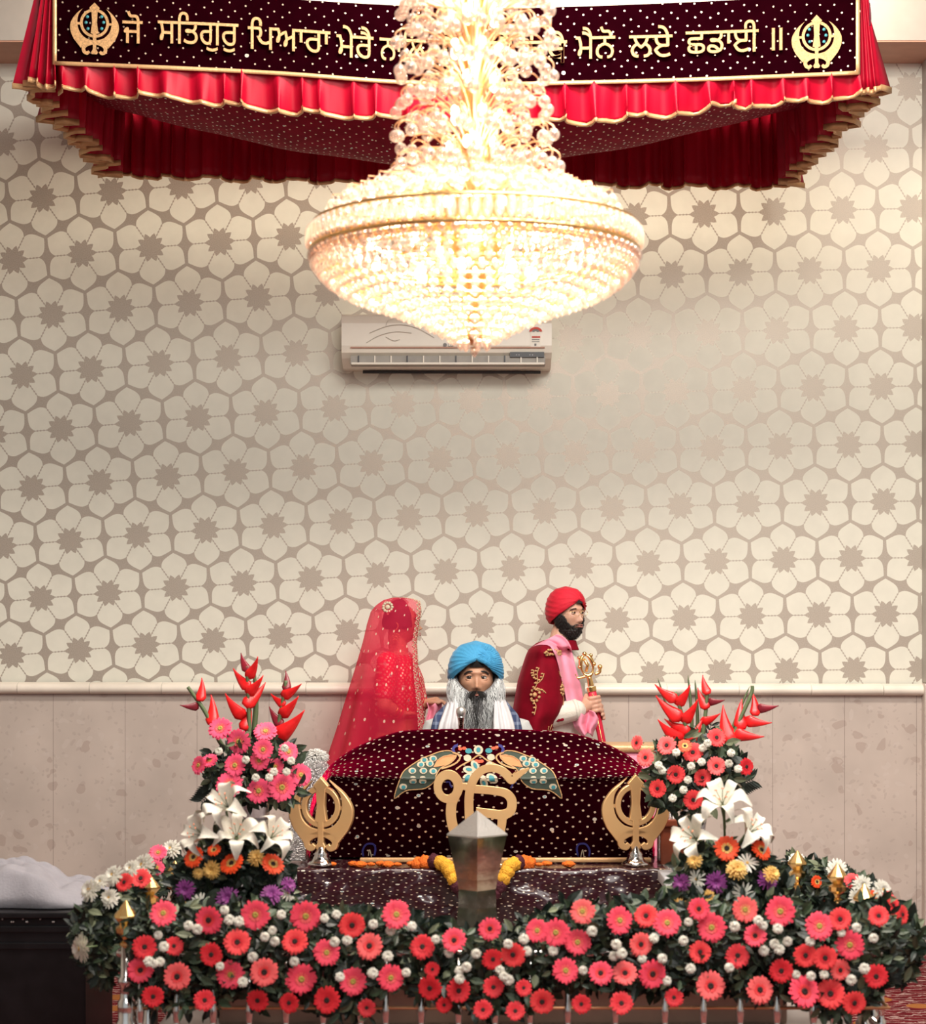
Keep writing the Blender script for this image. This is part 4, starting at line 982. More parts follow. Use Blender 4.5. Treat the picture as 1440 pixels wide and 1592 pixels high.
for x in bx+[None]*10:
    if x is None: break
    o = bal.build('baluster', 'chrome', rl) if b0 is None else bpy.data.objects.new('baluster', b0.data)
    if b0 is not None: COL.objects.link(o); o.parent = rl
    b0 = b0 or o; o.location = Vector((x, D0, 0))-Vector(rl.location)
for x, ys in ((XL, np.linspace(6.62, 8.3, 14)), (XR, np.linspace(6.62, 8.2, 13))):
    for y in ys:
        o = bpy.data.objects.new('baluster', b0.data); COL.objects.link(o); o.parent = rl; o.location = Vector((x, y, 0))-Vector(rl.location)
mb = MB()
def rail(a, b, r, mt, nm): part(nm, MB().tube([a, b], r, 10), mt, rl)
for z, r, mt, nm in ((.60, .012, 'chrome', 'top_rail'), (.428, .0055, 'gold_wire', 'middle_rail'), (.345, .010, 'chrome', 'bottom_rail')):
    rail((XL, D0, z), (XR, D0, z), r, mt, nm); rail((XL, D0, z), (XL, 8.4, z), r, mt, nm); rail((XR, D0, z), (XR, 8.3, z), r, mt, nm)
# pedestals, vases ----------------------------------------------------------
for side, px in (('left', 398), ('right', 1078)):
    x = P(px, 0, 8.3).x
    pd = thing('flower_pedestal', f'white topped pedestal with maroon cloth under the {side} glass vase', 'pedestal', (x, 8.3, 0))
    part('column', MB().rbox(x-.11, x+.11, 8.18, 8.42, .34, .60, .01), 'dome', pd)
    part('top_slab', MB().rbox(x-.13, x+.13, 8.16, 8.44, .60, .645, .006), 'white_cloth', pd, 'white top')
    part('foot', MB().rbox(x-.12, x+.12, 8.17, 8.43, .332, .345, .004), 'wood', pd)
    vs = thing('glass_vase', f'clear cut glass vase holding the {side} heliconia bouquet', 'vase', (x, 8.3, .645))
    part('body', MB().lathe([(.045, .645), (.05, .66), (.038, .70), (.042, .80), (.060, .93), (.075, .96), (.070, .955), (.055, .93), (.037, .80), (.033, .70), (.04, .665)], 20, 0, (x, 8.3, 0)), 'glass', vs)
    part('cut_crystal_band', MB().lathe([(.047, .805), (.051, .835), (.055, .865)], 20, 0, (x, 8.3, 0), cap=False), 'rhinestone', vs)
# carved wood box on the right behind the right khanda; bench with pink cloth; bolster; whisk
x = P(1050, 0, 8.75).x
single('carved_wooden_box', MB().rbox(x-.07, x+.07, 8.66, 8.84, .33, .80, .01).rbox(x-.08, x+.08, 8.65, 8.85, .80, .83, .006), 'wood', 'red brown carved wooden box between the right khanda and the right vase', 'box', (x, 8.75, .33), smooth=False)
a_, b_ = P(942, 1158, 9.6), P(1030, 1158, 9.6)
bn_ = thing('side_bench', 'low bench under a pink embroidered cloth, right of the velvet mound', 'bench', ((a_.x+b_.x)/2, 9.7, .33))
part('cushion', MB().rbox(a_.x, b_.x, 9.58, 9.88, .33, a_.z-.03, .03), 'pink_cloth', bn_)
part('cloth_edge', MB().rbox(a_.x-.01, b_.x+.01, 9.57, 9.89, a_.z-.035, a_.z, .012), 'gold_cloth', bn_, 'cream and gold cloth edge')
q = P(484, 1200, 9.35)
bo = thing('bolster', 'white and silver patterned bolster at the left end of the velvet mound', 'cushion', (q.x, 9.4, .65))
part('cover', MB().lathe([(.03, .66), (.075, .68), (.085, .80), (.085, q.z+.02), (.06, q.z+.05), (.01, q.z+.06)], 20, 0, (q.x, 9.4, 0)), 'rhinestone', bo)
q = P(491, 1176, 9.42); wk = thing('chaur_whisk', 'fluffy white ceremonial whisk lying left of the velvet mound', 'whisk', (q.x, q.y, q.z-.05))
mb = MB(); rr = random.Random(3)
for i in range(420):
    a, b = rr.uniform(0, 2*PI), math.acos(rr.uniform(-.6, 1)); d = Vector((math.sin(b)*math.cos(a), math.sin(b)*math.sin(a), math.cos(b)*.8))
    mb.tube([q+d*.01, q+d*.035, q+d*.056+Vector((rr.uniform(-.01, .01), 0, -.008))], [.003, .003, .001], 4)
part('hair_tuft', mb, 'chaur', wk); part('handle', MB().tube([q-Vector((0, 0, .01)), q+Vector((-.03, .04, -.12))], .008, 8), 'chrome', wk)
# microphone
q = P(717, 1106, 9.52); mic = thing('microphone', 'chrome microphone on a thin stand in front of the seated priest', 'microphone', (q.x, 9.52, .70))
part('grille', MB().lathe([(.008, -.03), (.020, -.022), (.024, 0), (.021, .012), (.010, .021), (.001, .023)], 16, 0, q), 'steel_cap', mic)
part('body', MB().lathe([(.010, -.085), (.013, -.08), (.014, -.055), (.017, -.03), (.019, -.024)], 16, 0, q), 'chrome', mic)
part('stand', MB().tube(catmull([q+Vector((0, 0, -.08)), q+Vector((-.004, 0, -.14)), q+Vector((-.006, 0, -.26)), Vector((q.x, 9.52, .71))], 4), .006, 8), 'dark', mic)
part('base', MB().lathe([(.06, .70), (.06, .71), (.02, .72), (.008, .73)], 20, 0, (q.x, 9.52, 0)), 'dark', mic)
# dark cabinet at the left with folded cloth ---------------------------------
cb = thing('black_cabinet', 'black lacquered low cabinet with a beaded upper edge, left of the altar', 'cabinet', (-1.85, 7.6, 0))
part('body', MB().rbox(-2.5, -1.345, 7.33, 7.90, 0, .60, .006), 'black_gloss', cb, smooth=False)
part('top', MB().rbox(-2.52, -1.335, 7.30, 7.92, .60, .622, .005), 'black_gloss', cb, smooth=False)
for z in (.56, .50, .10): part('carved_strip', MB().rbox(-2.5, -1.36, 7.318, 7.335, z-.012, z+.012, .003), 'black_gloss', cb, smooth=False)
bd = None
for i, a in enumerate((4, 18, 21, 36, 41, 43, 63, 82, 84, 102, 110, 116)):
    b = P(a, 1433-(4 if i % 3 == 0 else 0), 7.318); b = (b.x, 7.316, min(b.z, .598))
    o = MB().ico((0, 0, 0), .0035, 1).build('bead', 'chaur', cb) if bd is None else bpy.data.objects.new('bead', bd.data)
    if bd is not None: COL.objects.link(o); o.parent = cb
    bd = bd or o; o.location = Vector(b)-Vector(cb.location)
def tow(u, v):
    x = -1.95+.68*u; y = 7.82-.44*v
    px = 720+x/y*F
    e = math.exp
    h = .135*e(-((px-25)/62)**4)*(1-.25*v)+.060*e(-((px-118)/42)**4)*(1-.5*v)
    edge = min(1, 7*min(v, 1-v, u*2, 1-u)); r = noise.noise(Vector((x*7, y*9, 0)))*.5+abs(noise.noise(Vector((x*13, y*6, 2))))
    f = abs(math.sin(x*26+3*math.sin(y*9)+y*8))
    z = .624+h*edge**.5+.028*edge*r+.014*edge*f
    return (x+.012*math.sin(y*30), y+.012*math.sin(x*22), max(.626, z))
single('white_towel', MB().grid(tow, 80, 44), 'lav_cloth', 'crumpled pale grey cotton cloth heaped on the black cabinet', 'cloth', (-1.6, 7.6, .624), solid=.006)
# ================================================================== FLOWERS
fr = random.Random(11)
def petal_ring(mb, n, r0, r1, w_, lift, droop=0.0, m=0, rs=None, notch=True, z0=0.0, jit=.08):
    """flat-ish petals around +z axis (flower faces +z in its own frame)"""
    rs = rs or fr
    for k in range(n):
        a = 2*PI*k/n+rs.uniform(-jit, jit); L_ = r1*rs.uniform(.93, 1.05); ca, sa = math.cos(a), math.sin(a)
        prof = [(0, .35), (.35, .85), (.7, 1.0), (.9, .78), (1.0, .30)]
        V = []
        for t, ww in prof:
            rr = r0+(L_-r0)*t; z = z0+lift*math.sin(t*PI*.6)-droop*t*t+rs.uniform(-.0008, .0008)
            for s in (-1, 0, 1):
                y = s*w_*ww/2; zz_ = z-(.0012 if s == 0 else -.0008)
                V.append((rr*ca-y*sa, rr*sa+y*ca, zz_))
        Fc = []
        for i in range(4):
            for s in (0, 1): Fc.append((i*3+s, i*3+3+s, i*3+4+s, i*3+1+s))
        mb.add(V, Fc, m)
def disc(mb, r, h, m=0, seg=14, z=0):
    mb.lathe([(r, -.002+z), (r, h*.5+z), (r*.8, h+z), (r*.35, h*.8+z), (.0004, h*.6+z)], seg, m)
FL = {}
def gerbera_proto(kind, petal_m, eye_m, inner_m, label_tpl=None):
    R0 = .5      # unit diameter = 1
    root = bpy.data.objects.new('gerbera', None); COL.objects.link(root); rs = random.Random(hash(kind) % 1000 if False else len(FL)+3)
    a = MB(); petal_ring(a, 19, .10, R0, .135, .05, .03, 0, rs); petal_ring(a, 17, .10, R0*.93, .13, .075, .01, 0, rs, z0=.02)
    a.build('petals', petal_m, root)
    b = MB(); petal_ring(b, 16, .06, .22, .05, .04, 0, 0, rs, z0=.05); b.build('inner_ray', inner_m, root)
    c = MB(); disc(c, .105, .075, z=.03); c.build('eye', eye_m, root)
    d = MB(); d.tube([(0, 0, .01), (0, .01, -.25), (.02, .06, -.55)], [.045, .035, .03], 6); d.lathe([(.04, -.10), (.13, -.03), (.16, .012)], 10, cap=False); d.build('stem', 'stem', root)
    FL[kind] = root; return root
def mum_proto(kind, m, layers, curl=.1, name='chrysanthemum', core='pet_yellow'):
    root = bpy.data.objects.new(name, None); COL.objects.link(root); rs = random.Random(len(FL)+9); a = MB()
    if name.startswith('button'): a.ico((0, 0, .04), .40, 2)
    for (n, r1, z, lift) in layers: petal_ring(a, n, .03, r1, .085, lift, 0, 0, rs, z0=z, jit=.15)
    a.build('petals', m, root)
    if core:
        c = MB(); disc(c, .07, .05, z=layers[-1][2]); c.build('eye', core, root)
    d = MB(); d.tube([(0, 0, 0), (.01, .03, -.5)], [.05, .03], 6); d.build('stem', 'stem', root)
    FL[kind] = root; return root
gerbera_proto('P', 'pet_pink', 'eye_dark', 'pet_coral'); gerbera_proto('Pc', 'pet_pink', 'eye_green', 'pet_rose')
gerbera_proto('C', 'pet_rose', 'eye_dark', 'pet_coral'); gerbera_proto('Cc', 'pet_rose', 'eye_green', 'pet_peach')
gerbera_proto('R', 'pet_red', 'eye_dark', 'pet_red'); gerbera_proto('K', 'pet_coral', 'eye_dark', 'pet_red')
gerbera_proto('H', 'pet_hot', 'eye_green', 'pet_rose'); gerbera_proto('O', 'pet_orange', 'eye_dark', 'pet_yellow')
mum_proto('B', 'pet_white', [(16, .46, -.10, .20), (16, .44, 0, .28), (14, .36, .12, .30), (12, .24, .24, .25), (8, .12, .32, .15)], name='button_chrysanthemum', core=None)
mum_proto('W', 'pet_white', [(20, .5, -.02, .05), (18, .46, .05, .10), (16, .36, .12, .14), (12, .24, .18, .15)])
mum_proto('Y', 'pet_yellow', [(20, .5, -.05, .05), (18, .46, .05, .14), (16, .38, .14, .18), (12, .26, .22, .2), (8, .12, .28, .1)], core=None)
mum_proto('V', 'pet_purple', [(18, .5, -.02, .04), (16, .42, .04, .12), (12, .26, .10, .15)], core='pet_purple')
mum_proto('D', 'pet_white', [(14, .5, 0, .03), (12, .44, .03, .06)], name='daisy')
def lily_proto():
    root = bpy.data.objects.new('lily', None); COL.objects.link(root); rs = random.Random(4)
    for k in range(6):
        a = 2*PI*k/6; L_ = .52*(1.0 if k % 2 else .94); ca, sa = math.cos(a), math.sin(a); m = MB(); tw = rs.uniform(-.05, .05)
        def fn(u, v):
            t = v; s = (u-.5)*2
            w_ = .27*math.sin(min(1, t*1.02)*PI*.92+.12)**.8*(1.1 if k % 2 else .8)
            r = .03+L_*t; z = .42*math.sin(t*PI*.55)-.36*max(0, t-.55)**1.5*3.2-.15
            y = s*w_/2; z += .05*s*s*(1-t*.6)+.012*math.sin(t*16+k)*abs(s)
            return (r*ca-(y+tw*t)*sa, r*sa+(y+tw*t)*ca, z)
        m.grid(fn, 6, 12); m.build('petal', 'pet_lily', root)
    m = MB()
    for k in range(6):
        a = 2*PI*k/6+.4; e = (.13*math.cos(a), .13*math.sin(a), .22); m.tube([(0, 0, -.1), (e[0]*.5, e[1]*.5, .1), e], .007, 4); m.ico(e, .022, 1, sq=(1.6, .6, .6), m=1)
    m.build('stamens', ['leaf_pale', 'pet_peach'], root)
    m = MB(); m.tube([(0, 0, -.12), (0, .03, -.4), (.01, .05, -.7)], [.05, .03, .025], 6); m.build('stem', 'stem', root)
    FL['L'] = root
lily_proto()
used = set()
NRM = {'g': 'gerbera', 'w': 'chrysanthemum'}
def place(kind, loc, size, face, spin, label, cat, group=None):
    """face: direction the flower looks"""
    root = FL[kind]
    if kind in used: root = copy_tree(root)
    used.add(kind)
    q = Vector(face).normalized().to_track_quat('Z', 'Y'); root.rotation_mode = 'QUATERNION'
    from mathutils import Quaternion
    root.rotation_quaternion = q @ Quaternion((0, 0, 1), spin); root.location = loc; root.scale = (size, size, size)
    root['label'] = label; root['category'] = cat
    if group: root['group'] = group
    elif 'group' in root: del root['group']
    return root
ORD = 'first second third fourth fifth sixth seventh eighth ninth tenth eleventh twelfth thirteenth fourteenth fifteenth sixteenth seventeenth eighteenth nineteenth twentieth twenty-first twenty-second twenty-third twenty-fourth twenty-fifth twenty-sixth twenty-seventh twenty-eighth'.split()
LOOK = {'P': 'pink gerbera with dark eye', 'Pc': 'pink gerbera with green eye', 'C': 'salmon gerbera with dark eye', 'Cc': 'salmon gerbera with green eye', 'R': 'red gerbera', 'K': 'coral gerbera with dark eye', 'H': 'hot pink gerbera', 'O': 'orange gerbera', 'B': 'white button chrysanthemum', 'W': 'white chrysanthemum', 'Y': 'yellow chrysanthemum', 'V': 'purple chrysanthemum', 'D': 'white daisy', 'L': 'white lily'}
CATN = {'B': 'flower', 'L': 'flower'}
def field(items, D_, where, rows, grp, jitter=.05, tilt=(0, -1, .15), dfn=None):
    """items (px,py,diameter_px,kind[,facex,facez]); labelled by look, row and order"""
    rows_ = {}
    for it in items:
        r = next((n for lim, n in rows if it[1] < lim), rows[-1][1]); rows_.setdefault((r, it[3]), []).append(it)
    for (r, kd), lst in rows_.items():
        lst.sort(key=lambda t: t[0])
        for i, it in enumerate(lst):
            px, py, d = it[:3]; dd = D_+fr.uniform(-jitter, jitter)
            if dfn: dd = dfn(px, py)+fr.uniform(-jitter, jitter)
            fx = it[4] if len(it) > 4 else fr.uniform(-.35, .35); fz = it[5] if len(it) > 5 else fr.uniform(-.1, .35)
            lab = f"{LOOK[kd]}, {ORD[i]} from left in {r}{where}" if len(lst) > 1 else f"{LOOK[kd]} in {r}{where}"
            place(kd, P(px, py, dd), d*1.06/F*dd, (tilt[0]+fx, -1, fz), fr.uniform(0, 6), lab, 'flower', grp)
FRONT = """254,1420,40,Pc 325,1430,43,P 397,1422,45,Pc 475,1424,47,Pc 225,1472,37,R 270,1471,30,R 369,1465,40,K 329,1484,36,R 459,1464,39,K 218,1508,40,P 276,1518,43,C 358,1515,43,Pc 411,1511,44,C 468,1522,47,Pc 238,1549,34,R 318,1555,33,R 401,1555,35,R 450,1559,32,R 547,1438,40,K 616,1422,44,Pc 508,1481,40,Pc 575,1471,42,C 549,1526,42,Pc 607,1520,41,Pc 509,1555,42,R 570,1567,28,R 657,1472,38,R 706,1462,37,P 762,1444,35,P 672,1507,24,R 669,1536,38,R 713,1540,38,R 766,1491,33,R 798,1484,38,K 767,1535,33,R 814,1536,26,R 843,1557,38,K 801,1572,30,R 751,1570,30,R 690,1562,26,R 904,1561,30,R 966,1560,36,R 865,1450,42,Pc 836,1447,36,Pc 898,1465,40,Pc 906,1417,38,Cc 879,1509,40,Pc 934,1513,37,P 972,1513,38,C 963,1431,42,Pc 1005,1424,36,K 1037,1435,42,Pc 1086,1413,35,P 1107,1442,44,Pc 1158,1414,40,Cc 1214,1417,46,Pc 996,1468,37,C 1174,1455,35,P 1089,1480,34,K 1147,1486,37,R 1274,1440,43,Pc 1306,1429,35,K 1366,1424,32,K 1322,1469,44,Pc 1252,1485,37,K 1283,1489,37,K 1306,1508,33,C 1215,1509,37,R 1362,1518,37,R 1014,1514,44,P 1105,1533,45,C 1181,1539,43,C 1250,1542,50,P 1292,1545,45,K 1328,1559,37,K 1048,1551,29,R"""
def parse(s): return [(float(a[0]), float(a[1]), float(a[2]), a[3]) for a in (t.split(',') for t in s.split())]
ROWS = [(1434, 'the top row of '), (1464, 'the second row of '), (1497, 'the third row of '), (1530, 'the fourth row of '), (2000, 'the lowest row of ')]
field(parse(FRONT), 6.40, 'front flower bank', ROWS, 'gerberas in the front flower bank', .02)
BUT = "294,1439 307,1444 350,1415 356,1430 372,1433 437,1422 424,1446 412,1456 428,1463 394,1488 458,1494 342,1502 255,1472 247,1454 231,1495 240,1498 249,1495 378,1527 505,1428 523,1422 581,1437 608,1446 521,1464 540,1462 603,1487 528,1519 579,1513 677,1460 698,1482 740,1482 714,1509 714,1522 726,1503 790,1467 815,1460 820,1479 778,1508 783,1518 791,1523 920,1447 906,1508 959,1468 966,1482 954,1486 1016,1459 999,1491 1029,1490 1036,1525 1074,1506 1071,1433 1143,1440 1179,1431 1186,1439 1210,1444 1204,1468 1225,1463 1259,1463 1308,1450 1331,1442 1358,1458 1344,1506 1324,1523 1281,1515 1260,1517 1237,1515 1133,1504 1188,1478 1212,1476 1062,1462 640,1440 632,1512 860,1478"
field([(a, b, fr.uniform(15, 19), 'B') for a, b in ((float(x) for x in t.split(',')) for t in BUT.split())], 6.39, 'front flower bank', ROWS, 'button chrysanthemums in the front flower bank', .02)
# left and right corner arrangements with lilies
LA = "302,1333,34,O,-.6,.5 361,1343,38,O,-.5,.9 424,1344,36,O,.6,.8 333,1322,22,O,-.3,.9 330,1352,30,Y 308,1358,18,Y 399,1335,28,Y,0,.8 288,1412,20,Y 288,1383,32,V 354,1397,38,V 422,1392,36,V,0,.8 448,1376,26,V,.8,.5 313,1405,33,D 447,1388,28,D,.9,.2"
RA = "1130,1319,39,O,0,.2 1183,1322,34,O,.7,.8 1080,1338,25,Y 1145,1353,33,Y,.1,.6 1198,1360,28,Y,.6,.6 1100,1397,28,Y 1055,1410,28,Y 1083,1367,31,D,-.4,.3 1162,1342,34,D,.1,.8 1156,1390,36,D,0,.2 1060,1372,30,V,-.5,.2 1113,1372,36,V,0,0 1192,1369,34,V,.4,.4"
def parse2(s): return [tuple(float(x) if i != 3 else x for i, x in enumerate(t.split(','))) for t in s.split()]
field(parse2(LA), 6.78, 'left lily arrangement', [(1370, 'the upper part of '), (2000, 'the lower part of ')], 'flowers in the left lily arrangement', .03)
field(parse2(RA), 6.78, 'right lily arrangement', [(1370, 'the upper part of '), (2000, 'the lower part of ')], 'flowers in the right lily arrangement', .03)
for (px, py, sz, fx, fz, lab) in ((352, 1252, 78, -.5, .7, 'highest white lily, left arrangement, against the palm leaf'), (312, 1297, 76, -1.0, .5, 'leftmost white lily of the left arrangement'), (368, 1298, 74, .1, .6, 'middle white lily of the left arrangement'), (424, 1300, 70, .7, .7, 'rightmost white lily of the left arrangement, beside the glass vase'),
     (1123, 1246, 80, -.2, .8, 'highest white lily of the right arrangement'), (1078, 1302, 78, -.7, .4, 'white lily in the right arrangement nearest the right khanda'), (1167, 1292, 76, .7, .9, 'rightmost white lily of the right arrangement')):
    place('L', P(px, py, 6.8), sz*1.05/F*6.8, (fx, -.75, fz), fr.uniform(0, 6), lab, 'flower', 'white lilies')
# side flowers along the side rails
LS = "178,1362,34,W,-.6,.6 143,1385,38,W,-.9,.6 171,1398,32,W,-.2,.6 225,1347,40,W,-.7,.6 267,1322,34,W,-.4,.8 205,1352,30,W,-.6,.7 130,1474,44,W,-1.4,0 194,1372,30,K,-.5,.5 219,1366,32,K,0,.5 246,1326,28,H,0,.7 244,1349,24,H,.3,.3 158,1372,26,W,-.6,.7"
RS = "1239,1338,26,W,-.3,.7 1301,1351,32,W,0,.3 1341,1377,32,W,0,.2 1336,1397,34,W,0,.2 1370,1384,32,W,.4,.3 1326,1370,26,K,0,.6 1270,1371,20,O,.4,.2 1361,1392,20,O,.3,.3 1388,1408,30,K,.8,.4 1402,1422,30,K,1.0,.2 1381,1397,26,C,.7,.5 1284,1407,14,O"
field(parse2(LS), 7, 'the left side rail', [(2000, 'the flowers along ')], 'flowers along the left side rail', .03, dfn=lambda px, py: lerp_tab([(130, 6.57), (200, 6.85), (228, 7.33), (270, 7.9)], px))
field(parse2(RS), 7, 'the right side rail', [(2000, 'the flowers along ')], 'flowers along the right side rail', .03, dfn=lambda px, py: lerp_tab([(1239, 8.0), (1310, 7.6), (1345, 7.1), (1400, 6.6)], px))
# upper bouquets
UL = "343,1133,37,H,-.2,.5 372,1153,39,H 413,1138,36,H,0,.9 409,1165,32,H,.1,0 404,1182,32,H 366,1190,36,H,-.3,.2 326,1183,26,H,-.3,.9 310,1190,30,H,-.9,.3 428,1192,28,H 448,1169,32,H,.5,.3 467,1205,36,H,.5,.2 403,1230,40,H 438,1224,44,H,.3,0 357,1220,42,H,-.2,.4"
UR = "1037,1159,30,C,-.4,.3 1078,1170,31,K 1114,1147,29,K,.2,.3 1114,1191,29,C 1051,1204,29,K 1092,1209,27,K 1160,1192,27,R,.6,0 1078,1243,31,K,0,-.2 1004,1178,28,C,-.4,.2 991,1155,24,C,-1.2,.2 1023,1226,28,K,-.5,0 1065,1160,22,O,0,.6"
BR = [(1300, 'upper bouquet, '), ]
field(parse2(UL), 8.1, 'the left bouquet', [(1175, 'the upper half of '), (2000, 'the lower half of ')], 'gerberas in the left bouquet', .04)
field(parse2(UR), 8.1, 'the right bouquet', [(1185, 'the upper half of '), (2000, 'the lower half of ')], 'gerberas in the right bouquet', .04)
BL2 = "341,1168 383,1181 443,1163 426,1200 419,1209 398,1209 446,1200 453,1183"; BR2 = "1024,1190 1030,1198 1075,1191 1091,1185 1100,1155 1093,1163 1070,1213 1046,1241 1147,1196 1133,1187 1115,1218 1136,1171 1052,1170 1062,1228"
for s_, nm in ((BL2, 'the left bouquet'), (BR2, 'the right bouquet')):
    field([(a, b, 14, 'B') for a, b in ((float(x) for x in t.split(',')) for t in s_.split())], 8.05, nm, [(1185, 'the upper half of '), (2000, 'the lower half of ')], 'button chrysanthemums in '+nm, .03)
# heliconias
def heliconia(stem, bracts, D_, label, dark=()):
    base = P(*stem[0], D_); o = thing('heliconia', label, 'flower', tuple(base), group='heliconias')
    st = catmull([P(a, b, D_) for a, b in stem], 6); part('stem', MB().tube(st, [.007+.003*(1-i/len(st)) for i in range(len(st))], 7), 'stem', o)
    for i, (bx_, by_, tx, ty) in enumerate(bracts):
        dy = .03*(-1)**i; a = P(bx_, by_, D_); t = P(tx, ty, D_+dy); d = t-a; L_ = d.length; e = d.normalized(); side = Vector((0, 1, 0)); up = e.cross(side).normalized()
        if up.z < 0: up = -up
        m = MB(); a = a-e*L_*.12-up*L_*.06
        def fn(u, v):
            ang = -PI*.5+(u-.5)*2*PI*.80                 # trough open on its upper side
            w_ = L_*.25*min(1, .45+v*3.2)*(1-v)**.95
            w_ = max(w_, .0012); c = a+e*L_*1.12*v+up*L_*.13*(v-.3)**2*2.0
            k = 1.5 if math.sin(ang) > 0 else 1.15
            return c+up*(math.sin(ang)*w_*k)+side*(math.cos(ang)*w_*.62)
        m.grid(fn, 12, 12); part('bract', m, 'bract_dark' if i in dark else 'bract', o, 'dark wine bract' if i in dark else None, solid=.0015)
    return o
heliconia([(372, 1180), (345, 1158), (322, 1112), (308, 1090), (292, 1068)], [(310, 1086, 316, 1054), (306, 1097, 280, 1098), (328, 1122, 331, 1080)], 8.18, 'leaning heliconia with three red bracts, leftmost in the left bouquet', (1,))
heliconia([(390, 1190), (388, 1140), (386, 1080), (384, 1036)], [(385, 1040, 373, 1016), (386, 1050, 403, 1022), (386, 1066, 361, 1041), (386, 1075, 411, 1052), (383, 1093, 415, 1063), (377, 1111, 348, 1080), (378, 1130, 392, 1094)], 8.2, 'tallest heliconia, middle of the left bouquet', (0,))
heliconia([(415, 1190), (428, 1150), (438, 1100), (445, 1058)], [(444, 1070, 446, 1043), (441, 1080, 470, 1065), (441, 1094, 420, 1080), (438, 1109, 466, 1084), (437, 1125, 417, 1100), (431, 1142, 476, 1107)], 8.22, 'right hand heliconia of the left bouquet, above the pink gerberas', (0, 4))
heliconia([(1080, 1210), (1072, 1150), (1060, 1110), (1050, 1076)], [(1049, 1085, 1017, 1066), (1054, 1093, 1075, 1066), (1056, 1113, 1018, 1084), (1063, 1119, 1087, 1089), (1068, 1135, 1032, 1120), (1058, 1149, 1021, 1121), (1072, 1150, 1094, 1120)], 8.18, 'fullest heliconia, at the left of the right bouquet beside the bench', ())
heliconia([(1085, 1200), (1092, 1150), (1097, 1110), (1100, 1075)], [(1101, 1076, 1091, 1050), (1103, 1090, 1127, 1090), (1099, 1098, 1083, 1070), (1093, 1121, 1121, 1111)], 8.24, 'heliconia with a drooping wine red tip, middle of the right bouquet', (1,))
heliconia([(1095, 1200), (1130, 1165), (1150, 1120), (1168, 1080), (1170, 1066)], [(1137, 1150, 1121, 1097), (1145, 1139, 1188, 1148), (1154, 1129, 1151, 1087), (1163, 1119, 1200, 1126), (1173, 1109, 1172, 1076), (1181, 1100, 1211, 1099)], 8.2, 'leaning heliconia, rightmost in the right bouquet', (5,))
# foliage ---------------------------------------------------------------------
def leaf(mb, p, d, L_, w_, m=0, up=Vector((0, 0, 1)), curl=.15):
    d = d.normalized(); s = d.cross(up)
    s = s.normalized() if s.length > .05 else Vector((1, 0, 0)); n = s.cross(d)
    V = [p]
    for t, ww in ((.25, .8), (.55, 1.0), (.8, .6)):
        c = p+d*L_*t-n*L_*curl*t*t; V += [c-s*w_*ww/2+n*w_*.12, c, c+s*w_*ww/2+n*w_*.12]
    V.append(p+d*L_-n*L_*curl)
    mb.add(V, [(0, 2, 1), (0, 3, 2), (1, 2, 5, 4), (2, 3, 6, 5), (4, 5, 8, 7), (5, 6, 9, 8), (7, 8, 10), (8, 9, 10)], m)
def inpoly(x, y, poly):
    c = False
    for i in range(len(poly)):
        (x1, y1), (x2, y2) = poly[i-1], poly[i]
        if (y1 > y) != (y2 > y) and x < (x2-x1)*(y-y1)/(y2-y1)+x1: c = not c
    return c
def foliage(name, label, poly, n, dfn, Ls=(.03, .07), w_=.45, pal=.14, seed=1, dark=.3, facing=-1.0):
    r = random.Random(seed); mb = MB(); xs = [p[0] for p in poly]; ys = [p[1] for p in poly]; k = 0
    while k < n:
        x, y = r.uniform(min(xs), max(xs)), r.uniform(min(ys), max(ys))
        if not inpoly(x, y, poly): continue
        k += 1; D_ = dfn(x, y, r); p = P(x, y, D_); d = Vector((r.gauss(0, .8), r.gauss(-.35, .5), r.gauss(.1, .8)))
        L_ = r.uniform(*Ls); q = r.random(); mi = 1 if q < dark else (2 if q > 1-pal else 0)
        leaf(mb, p, d, L_, L_*w_*r.uniform(.7, 1.2), mi, Vector((r.gauss(0, .5), -1, r.gauss(.3, .4))).normalized())
    o = mb.build(name, ['leaf', 'leaf_dark', 'leaf_pale'], None, False, loc=P(sum(xs)/len(xs), max(ys), dfn(sum(xs)/len(xs), max(ys), r))); tag(o, label, 'foliage', None, 'stuff'); return o
front = [(195, 1412), (260, 1402), (330, 1410), (400, 1404), (480, 1410), (545, 1420), (620, 1410), (660, 1438), (700, 1448), (790, 1448), (820, 1428), (880, 1402), (960, 1405), (1020, 1398), (1090, 1392), (1160, 1398), (1240, 1400), (1300, 1408), (1372, 1398), (1395, 1440), (1390, 1510), (1352, 1570), (1300, 1585), (1230, 1552), (1190, 1545), (1150, 1555), (1100, 1530), (1055, 1540), (1040, 1560), (1000, 1535), (960, 1548), (940, 1530), (900, 1540), (880, 1528), (855, 1552), (800, 1580), (750, 1578), (690, 1560), (640, 1545), (615, 1530), (585, 1540), (575, 1580), (545, 1580), (500, 1580), (470, 1545), (430, 1535), (405, 1570), (370, 1535), (330, 1570), (240, 1570), (200, 1540)]
foliage('flower_bank_foliage', 'dark green leaves filling the front flower bank along the railing', front, 7500, lambda x, y, r: r.uniform(6.43, 6.60) if y > 1432 else r.uniform(6.45, 6.75), (.022, .06), seed=2, dark=.5, pal=.10)
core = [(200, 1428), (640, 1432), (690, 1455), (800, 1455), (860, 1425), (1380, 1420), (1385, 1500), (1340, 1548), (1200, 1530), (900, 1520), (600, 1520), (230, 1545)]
foliage('flower_bank_backing', 'dense dark leaves deep inside the front flower bank', core, 2600, lambda x, y, r: r.uniform(6.58, 6.68), (.05, .09), seed=3, dark=.8, pal=.02, w_=.8)  # leaf backing added behind the flowers, mostly darker green, for dark gaps
